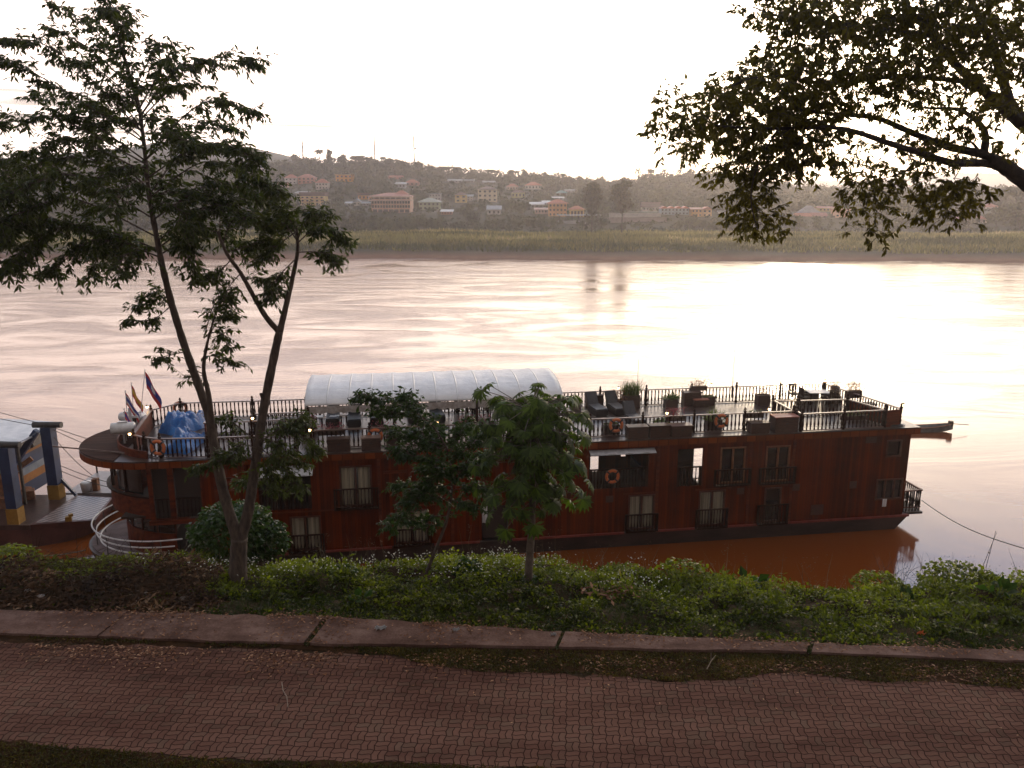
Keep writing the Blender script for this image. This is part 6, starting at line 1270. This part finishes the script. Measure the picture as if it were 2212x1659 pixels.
for b in BR:
    q = z4(*b); dy = random.uniform(-2.2, 2.2); L_ = sum(math.dist(a, c) for a, c in zip(q, q[1:])); pts = [(x, y, dy*(i/(len(q)-1))) for i, (x, y) in enumerate(q)]
    sx, sy = q[0]; ty = min(sy+.42*abs(q[1][0]-sx)+12, 560); pts = [(float(TRK(ty)), ty, 0.)]+pts[1:] if len(pts) > 2 else [(float(TRK(ty)), ty, 0.), ((sx+q[1][0])/2, (sy+q[1][1])/2-4, dy*.5), pts[1]]
    low = q[0][1] > 300; T.spray(pts, int(L_*(.40 if low else .24)), .56 if low else .44, 12, .155, .95, .020, .12, .70)
for b, n_ in ((((370, 660), (330, 690), (278, 692)), 16), (((365, 640), (330, 650), (300, 665)), 12), (((375, 680), (350, 640), (315, 640)), 14), (((400, 760), (375, 765), (345, 772)), 9), (((440, 760), (470, 690), (500, 680)), 20), (((445, 770), (470, 770), (505, 785)), 12), (((440, 730), (465, 650), (490, 635)), 16), (((420, 800), (440, 810), (400, 815)), 5), (((450, 720), (480, 720), (495, 745)), 12),
               (((642, 520, ), (610, 480), (570, 475)), 30), (((642, 520), (625, 470), (610, 455)), 22), (((643, 525), (690, 490), (742, 520)), 40), (((640, 545), (690, 545), (720, 560)), 26), (((642, 520), (665, 470), (690, 465)), 26), (((638, 560), (600, 600), (585, 640)), 26), (((530, 605), (560, 600), (590, 620)), 18), (((500, 560), (470, 590), (440, 600)), 22), (((520, 590), (495, 620), (480, 660)), 18), (((480, 530), (500, 480), (540, 470)), 28), (((490, 545), (540, 530), (580, 520)), 30), (((470, 500), (430, 500), (400, 520)), 22), (((475, 510), (480, 450), (520, 430)), 26), (((640, 500), (600, 530), (560, 560)), 26),
               (((560, 960), (620, 920), (680, 972)), 42), (((560, 965), (600, 1000), (640, 1045)), 34), (((555, 995), (500, 990), (428, 1012)), 30), (((560, 985), (545, 1030), (520, 1042)), 20), (((590, 965), (635, 910), (655, 905)), 20), (((560, 960), (500, 910), (470, 905)), 14), (((565, 950), (600, 960), (650, 1000)), 34), (((560, 975), (580, 1010), (590, 1050)), 26), (((558, 970), (520, 960), (490, 985)), 18)):
    dy = random.uniform(-.9, .9); T.spray([(q[0], q[1], .2+dy*i/2) for i, q in enumerate(b)], int(n_*1.9), .38, 10, .145, .9, .016, .2, .7)
T.done('forked_tree', 'tall slender tree with a forked trunk on the bank before the boat bow', 'tree', Vector(bs), BARK, LEAFA, .31)
# overhanging tree
LEAFB = leaf_mat('overhanging_leaves', (.024, .021, .005), (.135, .112, .020), trans=.6, rough=.5, yellow=(.14, .09, .02))
G = Tree(13.6); zz = lambda x, y, dy=0.: (1382.4+x*.375, y*.375, dy)
gb = Vector((14.6, 14.4, 7.77))
G.wood.tube([gb-Vector((0, 0, .3)), gb+Vector((-.1, -.1, 2)), gb+Vector((-.35, -.3, 4.2)), gb+Vector((-.8, -.6, 6.2)), G.pt(*zz(2560, 1290))], [.42, .36, .33, .28, .22], 12)
G.stem([zz(2560, 1290), zz(2400, 1180), zz(2212, 1040), zz(2100, 960), zz(2010, 915)], .165, .11, 10)
G.stem([zz(2040, 935), zz(1980, 890), zz(1900, 872), zz(1780, 845, .2), zz(1640, 795, .3), zz(1500, 735, .4), zz(1380, 685, .4), zz(1250, 665, .3), zz(1130, 660, .2), zz(980, 640), zz(800, 620)], .082, .02, 8)
G.stem([zz(2080, 955), zz(1980, 940), zz(1800, 938, -.2), zz(1650, 892, -.3), zz(1450, 830, -.5), zz(1250, 762, -.6), zz(1100, 735, -.6), zz(900, 740, -.7), zz(650, 740, -.8), zz(400, 720, -.8)], .074, .015, 8)
G.stem([zz(1980, 890), zz(1992, 800), zz(1975, 735), zz(1900, 665, .2), zz(1820, 628, .4), zz(1700, 625, .6), zz(1560, 615, .8)], .07, .015, 7); G.stem([zz(1960, 880), zz(1910, 820), zz(1850, 815)], .03, .01, 6); G.stem([zz(1840, 640), zz(1870, 560), zz(1890, 480)], .03, .01, 6)
G.wood.tube([gb+Vector((-.35, -.3, 4.2)), gb+Vector((-.9, .1, 8.5)), G.pt(*zz(2420, 860, .9)), G.pt(*zz(2300, 790, .9))], [.28, .20, .15, .12], 10)
G.stem([zz(2300, 790, .9), zz(2212, 725, .9), zz(2080, 610, .9), zz(1930, 475, .9), zz(1800, 350, .8), zz(1680, 205, .7), zz(1560, 60, .6), zz(1480, -60, .6)], .115, .035, 9); G.stem([zz(2290, 785, .9), zz(2200, 690, 1.1), zz(2130, 590, 1.2), zz(2085, 440, 1.3), zz(2030, 270, 1.3), zz(1960, 120, 1.3), zz(1890, -40, 1.3)], .12, .05, 8)
G.stem([zz(1860, 900, -.2), zz(1850, 960, -.2), zz(1810, 1030, -.2)], .015, .006, 5); G.stem([zz(1680, 900, -.2), zz(1600, 960, -.2), zz(1500, 1000, -.2), zz(1350, 1060, -.2), zz(1300, 1200, -.2)], .018, .006, 5); G.stem([zz(800, 740, -.6), zz(680, 950, -.5), zz(640, 1150, -.5), zz(680, 1330, -.5)], .022, .006, 5); G.stem([zz(1680, 205, .7), zz(1300, 150, .5), zz(900, 120, .3), zz(650, 40, .2)], .05, .01, 6); G.stem([zz(1930, 475, .9), zz(1500, 440, .5), zz(1100, 480, .3), zz(700, 440, .1), zz(400, 560, 0)], .05, .01, 6)
BL = [(690, 30, 110, 50), (850, 110, 140, 90), (1050, 70, 190, 100), (1300, 70, 220, 100), (1550, 110, 200, 130), (1780, 110, 190, 140), (2030, 110, 170, 150), (900, 270, 190, 110), (720, 390, 110, 60), (1120, 200, 120, 70), (1330, 170, 80, 60), (560, 510, 170, 85), (640, 440, 90, 60), (400, 630, 150, 80), (300, 690, 100, 55), (160, 610, 60, 60), (180, 690, 80, 50), (105, 735, 45, 25),
      (230, 850, 100, 50), (380, 800, 130, 80), (600, 670, 210, 120), (860, 480, 200, 110), (1030, 500, 140, 110), (960, 620, 190, 80), (750, 790, 250, 115), (1000, 780, 160, 85), (1090, 880, 90, 50), (620, 930, 160, 80), (800, 930, 180, 85), (940, 960, 80, 80), (600, 1090, 90, 90), (690, 1070, 80, 60), (590, 1230, 80, 85), (690, 1250, 100, 90), (690, 1345, 55, 45), (810, 1325, 25, 28), (400, 975, 25, 22), (480, 1010, 40, 30),
      (1250, 400, 150, 60), (1480, 400, 180, 80), (1640, 300, 140, 100), (1280, 560, 130, 50), (1480, 560, 150, 60), (1680, 470, 130, 60), (1870, 660, 130, 45), (1780, 750, 140, 40), (1560, 780, 110, 35), (1390, 860, 80, 45), (1940, 400, 110, 90), (2110, 470, 100, 100), (2190, 300, 70, 140), (2180, 850, 45, 55), (1980, 240, 120, 120), (1330, 320, 90, 50), (1150, 400, 80, 60), (1700, 620, 80, 40), (2150, 620, 60, 50), (1160, 740, 40, 30),
      (1280, 960, 50, 40), (1440, 1000, 130, 45), (1560, 950, 70, 35), (1320, 1070, 100, 65), (1430, 1090, 50, 45), (1290, 1210, 80, 80), (1330, 1325, 45, 50), (1380, 1240, 35, 22), (1720, 930, 50, 50), (1800, 915, 50, 28), (1750, 1030, 90, 40), (1800, 1090, 100, 55), (1700, 1170, 100, 65), (1850, 1170, 85, 60), (1750, 1255, 60, 45), (1590, 1080, 35, 30), (1620, 900, 60, 25), (1880, 860, 70, 25),
      (1400, -150, 500, 160), (2050, -150, 350, 160), (900, -120, 250, 110), (2450, 200, 250, 260), (2450, 600, 200, 160)]
for cx, cy, rx, ry in BL:
    dy = random.uniform(-1.3, 1.3); c = G.pt(*zz(cx, cy, dy)); k_ = (13.6+dy)*.375*1024/2212/FPX; rad = (rx*k_, .9, ry*k_); dens = .0034 if cy > 0 and cx < 2240 else .0012
    G.blob(c, rad, max(6, int(rx*ry*3.14*dens*.5)), .26, 11, .105, 1.0)
G.done('overhanging_tree', 'big dark tree reaching a leafy limb over the lane from out of view', 'tree', gb, M_noisy('dark_bark', (.018, .012, .009), (.055, .038, .026), scale=6., rough=.85, bd=.03), LEAFB, .37)
# young leaning tree
LEAFC = leaf_mat('young_tree_leaves', (.010, .024, .006), (.045, .085, .020), trans=.4, rough=.4)
Yg = Tree(19.8); yb_ = at_z(925, 1232, 7.2)
for _ in range(5): yb_ = at_z(925, 1232, float(znear(yb_.x, yb_.y))+.1)
yb_.z -= .1; Yg.Y = yb_.y
Yg.stem([(920, 1245, 0), (930, 1215, 0), (948, 1170, 0), (964, 1128, 0), (974, 1080, .1), (976, 1030, .1), (965, 970, .1), (930, 915, 0), (885, 885, 0), (840, 868, 0)], .055, .012, 8)
for b, n_ in ((((940, 925), (850, 868), (778, 856)), 46), (((900, 895), (850, 890), (820, 885)), 26), (((930, 920), (890, 880), (870, 858)), 26), (((960, 960), (890, 945), (852, 930)), 46), (((970, 1000), (900, 985), (860, 975)), 46), (((975, 1030), (900, 1040), (855, 1050)), 34), (((972, 1080), (920, 1070), (880, 1085)), 30), (((970, 1000), (1020, 960), (1062, 925)), 40), (((975, 1020), (1030, 990), (1060, 980)), 40), (((975, 1060), (1030, 1050), (1060, 1070)), 30), (((970, 980), (990, 940), (1010, 915)), 34), (((966, 1115), (910, 1120), (838, 1135)), 34), (((960, 1140), (900, 1125), (860, 1115)), 20), (((975, 1040), (950, 1010), (915, 1010)), 40), (((975, 1060), (940, 1050), (900, 1060)), 36), (((965, 970), (930, 960), (910, 930)), 30), (((975, 1050), (1000, 1010), (1040, 1015)), 34), (((970, 1080), (1000, 1085), (1030, 1100)), 18), (((970, 990), (950, 950), (935, 915)), 26)):
    dy = random.uniform(-1.0, 1.0); Yg.spray([(q[0], q[1], dy*i/2) for i, q in enumerate(b)], int(n_*2.1), .36, 11, .13, .8, .012, .1, .75)
Yg.done('young_tree', 'slim leaning young tree with leafy crown in front of the boat canopy', 'tree', Vector(yb_), BARK, LEAFC, .40)
# papaya
PAPL = leaf_mat('papaya_leaves', (.012, .026, .004), (.075, .125, .018), trans=.5, rough=.38)
pb = at_z(1142, 1258, 7.3)
for _ in range(5): pb = at_z(1142, 1258, float(znear(pb.x, pb.y)))
Pp = Tree(pb.y); tr = Pp.stem([(1141, 1275, 0), (1142, 1235, 0), (1147, 1160, 0), (1150, 1080, 0), (1149, 1000, 0), (1148, 930, 0), (1148, 880, 0)], .115, .06, 10)
def palmate(base, d, S_):
    """one papaya leaf: long deeply cut lobes fanning from the end of its stalk"""
    d = Vector(d).normalized(); nrm = Vector((random.gauss(0, .25), random.gauss(0, .25), 1)); nrm = (nrm-d*nrm.dot(d)).normalized(); sd = d.cross(nrm)
    for a in (-1.9, -1.25, -.75, -.35, 0, .35, .75, 1.25, 1.9):
        dd = d*math.cos(a)+sd*math.sin(a)-nrm*.28; l_ = S_*(.62+.4*math.cos(a*.6)); Pp.P.append(tuple(base)); Pp.D.append(tuple(dd)); Pp.L.append(l_); UP_.append(tuple(nrm))
        if abs(a) < 1.5:
            for s_ in (-1, 1): e = dd*.75+(sd*math.cos(a)-d*math.sin(a))*s_*.7; Pp.P.append(tuple(base+dd*l_*.42)); Pp.D.append(tuple(e)); Pp.L.append(l_*.42); UP_.append(tuple(nrm))
UP_ = []
def whorl(f0, f1, n, el0, el1, pl0, pl1, S_):
    for i in range(n):
        f = f0+(f1-f0)*random.random(); b = tr[min(int(f*(len(tr)-1)), len(tr)-1)]; an = i*2.399+random.random()*.5; el = random.uniform(el0, el1); d = Vector((math.cos(an)*math.cos(el), math.sin(an)*math.cos(el), math.sin(el))); L_ = random.uniform(pl0, pl1)
        pts = [b, b+d*L_*.5+Vector((0, 0, .03)), b+d*L_-Vector((0, 0, .06))]; Pp.wood.tube(pts, [.014, .011, .008], 5, False); palmate(pts[2], d+Vector((0, 0, -.75-random.random()*.5)), S_*(.8+.4*random.random()))
whorl(.93, 1.0, 86, -.1, .62, .3, 1.5, .34); whorl(.80, .95, 30, -.35, .3, .45, 1.25, .36); whorl(.52, .86, 165, -.42, .5, .3, 1.5, .36)
def papaya_done():
    t = thing('papaya_tree', 'papaya tree with big cut leaves standing in front of the boat middle', 'tree', Vector(pb)); V, F = leaf_geo(np.array(Pp.P), np.array(Pp.D), np.array(Pp.L), np.array(Pp.L)*.23, .35, np.array(UP_)); V = V-np.array(tuple(pb)); link('crown', np_mesh('crown', V, F, PAPL, np.repeat(np.clip(rng.random(len(Pp.P))*.8+.1, 0, 1), 2)), t)
    Pp.wood.v = [(x-pb.x, y-pb.y, z-pb.z) for x, y, z in Pp.wood.v]; obj('trunk', Pp.wood, M_noisy('papaya_bark', (.06, .042, .03), (.13, .095, .07), scale=5., rough=.8, bd=.03), t, True)
papaya_done()
# bushes
LEAFD = leaf_mat('round_bush_leaves', (.009, .024, .005), (.042, .085, .016), trans=.35, rough=.36)
def bush(px, py, Y, rx, rz_, n, label, leafm=LEAFD, L=.13, name='round_bush', wr=.75):
    B_ = Tree(Y); c = at_y(px, py, Y); zb = float(znear(c.x, Y)); base = Vector((c.x, Y, zb))
    B_.Y = Y
    for i in range(9): a = i*.7; B_.wood.tube([base, base.lerp(c, .6)+Vector((math.cos(a)*rx*.3, math.sin(a)*rx*.3, 0)), c+Vector((math.cos(a)*rx*.7, math.sin(a)*rx*.7, rz_*.2))], [.03, .02, .008], 5)
    for i in range(n):
        d = Vector((random.gauss(0, 1), random.gauss(0, 1), random.gauss(.2, 1))).normalized(); r = .55+.45*random.random()**.6; r *= .82+.36*float(fbm(d.x*2+5, d.z*2+d.y, 2)); p = Vector((c.x+d.x*rx*r, c.y+d.y*rx*r, max(c.z+d.z*rz_*r, float(znear(c.x+d.x*rx*r, c.y+d.y*rx*r))-.05)))
        B_.P.append(tuple(p)); B_.D.append(tuple(d*.5+Vector((random.gauss(0, .6), random.gauss(0, .6), -.5)))); B_.L.append(L*(.6+.7*random.random()))
    return B_.done(name, label, 'bush', base, BARK, leafm, wr)
bush(505, 1152, 21.6, 1.22, .95, 4200, 'rounded dark green bush behind the forked trunk'); bush(575, 1165, 21.7, .65, .6, 1300, 'smaller lobe of dark bush beside the curtained window'); bush(20, 1212, 20.4, .75, .42, 900, 'bright green bush at the far left end of the bank', COVER, .12)
bush(1012, 1235, 19.6, .40, .38, 520, 'small dark shrub between the leaning tree and the papaya', LEAFD, .11, 'shrub'); bush(740, 1240, 19.3, .42, .22, 420, 'low dark shrub on the bank beside the forked trunk', LEAFD, .1, 'shrub'); bush(516, 1268, 18.9, .42, .30, 480, 'weeds bunched round the foot of the forked trunk', LEAFD, .1, 'weed_clump'); bush(1140, 1262, 18.9, .42, .2, 320, 'weeds bunched round the foot of the papaya', LEAFD, .1, 'weed_clump')
bush(1900, 1262, 19.3, .65, .3, 600, 'green weed hummock on the crest before the open water', COVER, .11, 'weed_clump'); bush(2080, 1255, 19.5, 1.0, .4, 1000, 'large green weed hummock under the big limb', COVER, .12, 'weed_clump'); bush(1480, 1240, 19.7, .8, .3, 700, 'green weed hummock on the crest before the curtained windows', COVER, .11, 'weed_clump')
# thin bare twigs at the water's edge before the stern reflection
B_ = MB(); c = at_z(1965, 1235, 6.6); r_ = random.Random(5)
for i in range(60):
    p = c+Vector((r_.uniform(-.7, 1.6), r_.uniform(-.3, .6), -.4)); q = [p]; d = Vector((r_.gauss(0, .5), r_.gauss(0, .3), 1)).normalized()
    for k in range(5): d = (d+Vector((r_.gauss(0, .25), r_.gauss(0, .2), -.10))).normalized(); q.append(q[-1]+d*r_.uniform(.10, .22))
    B_.tube(q, [.006, .005, .004, .003, .003, .002], 3, False)
tag(obj('bare_shrub', B_, IRON), 'tangle of thin bare twigs on the crest below the stern', 'shrub')
# ---------------------------------------------------------------- evening haze over river and town
hz = bpy.data.materials.new('evening_haze'); hz.use_nodes = True; k = NT(hz.node_tree); k.n.clear(); ho = k.node('ShaderNodeOutputMaterial'); pv = k.node('ShaderNodeVolumePrincipled')
pv.inputs['Color'].default_value = (.94, .89, .89, 1); pv.inputs['Density'].default_value = HAZE_D; pv.inputs['Anisotropy'].default_value = .72; k.l.new(pv.outputs[0], ho.inputs['Volume'])
m = MB(); m.box((0, 1330, 58), (3600, 2780, 126)); tag(obj('haze', m, hz), 'thin evening haze over the river and town', 'haze', kind='stuff')
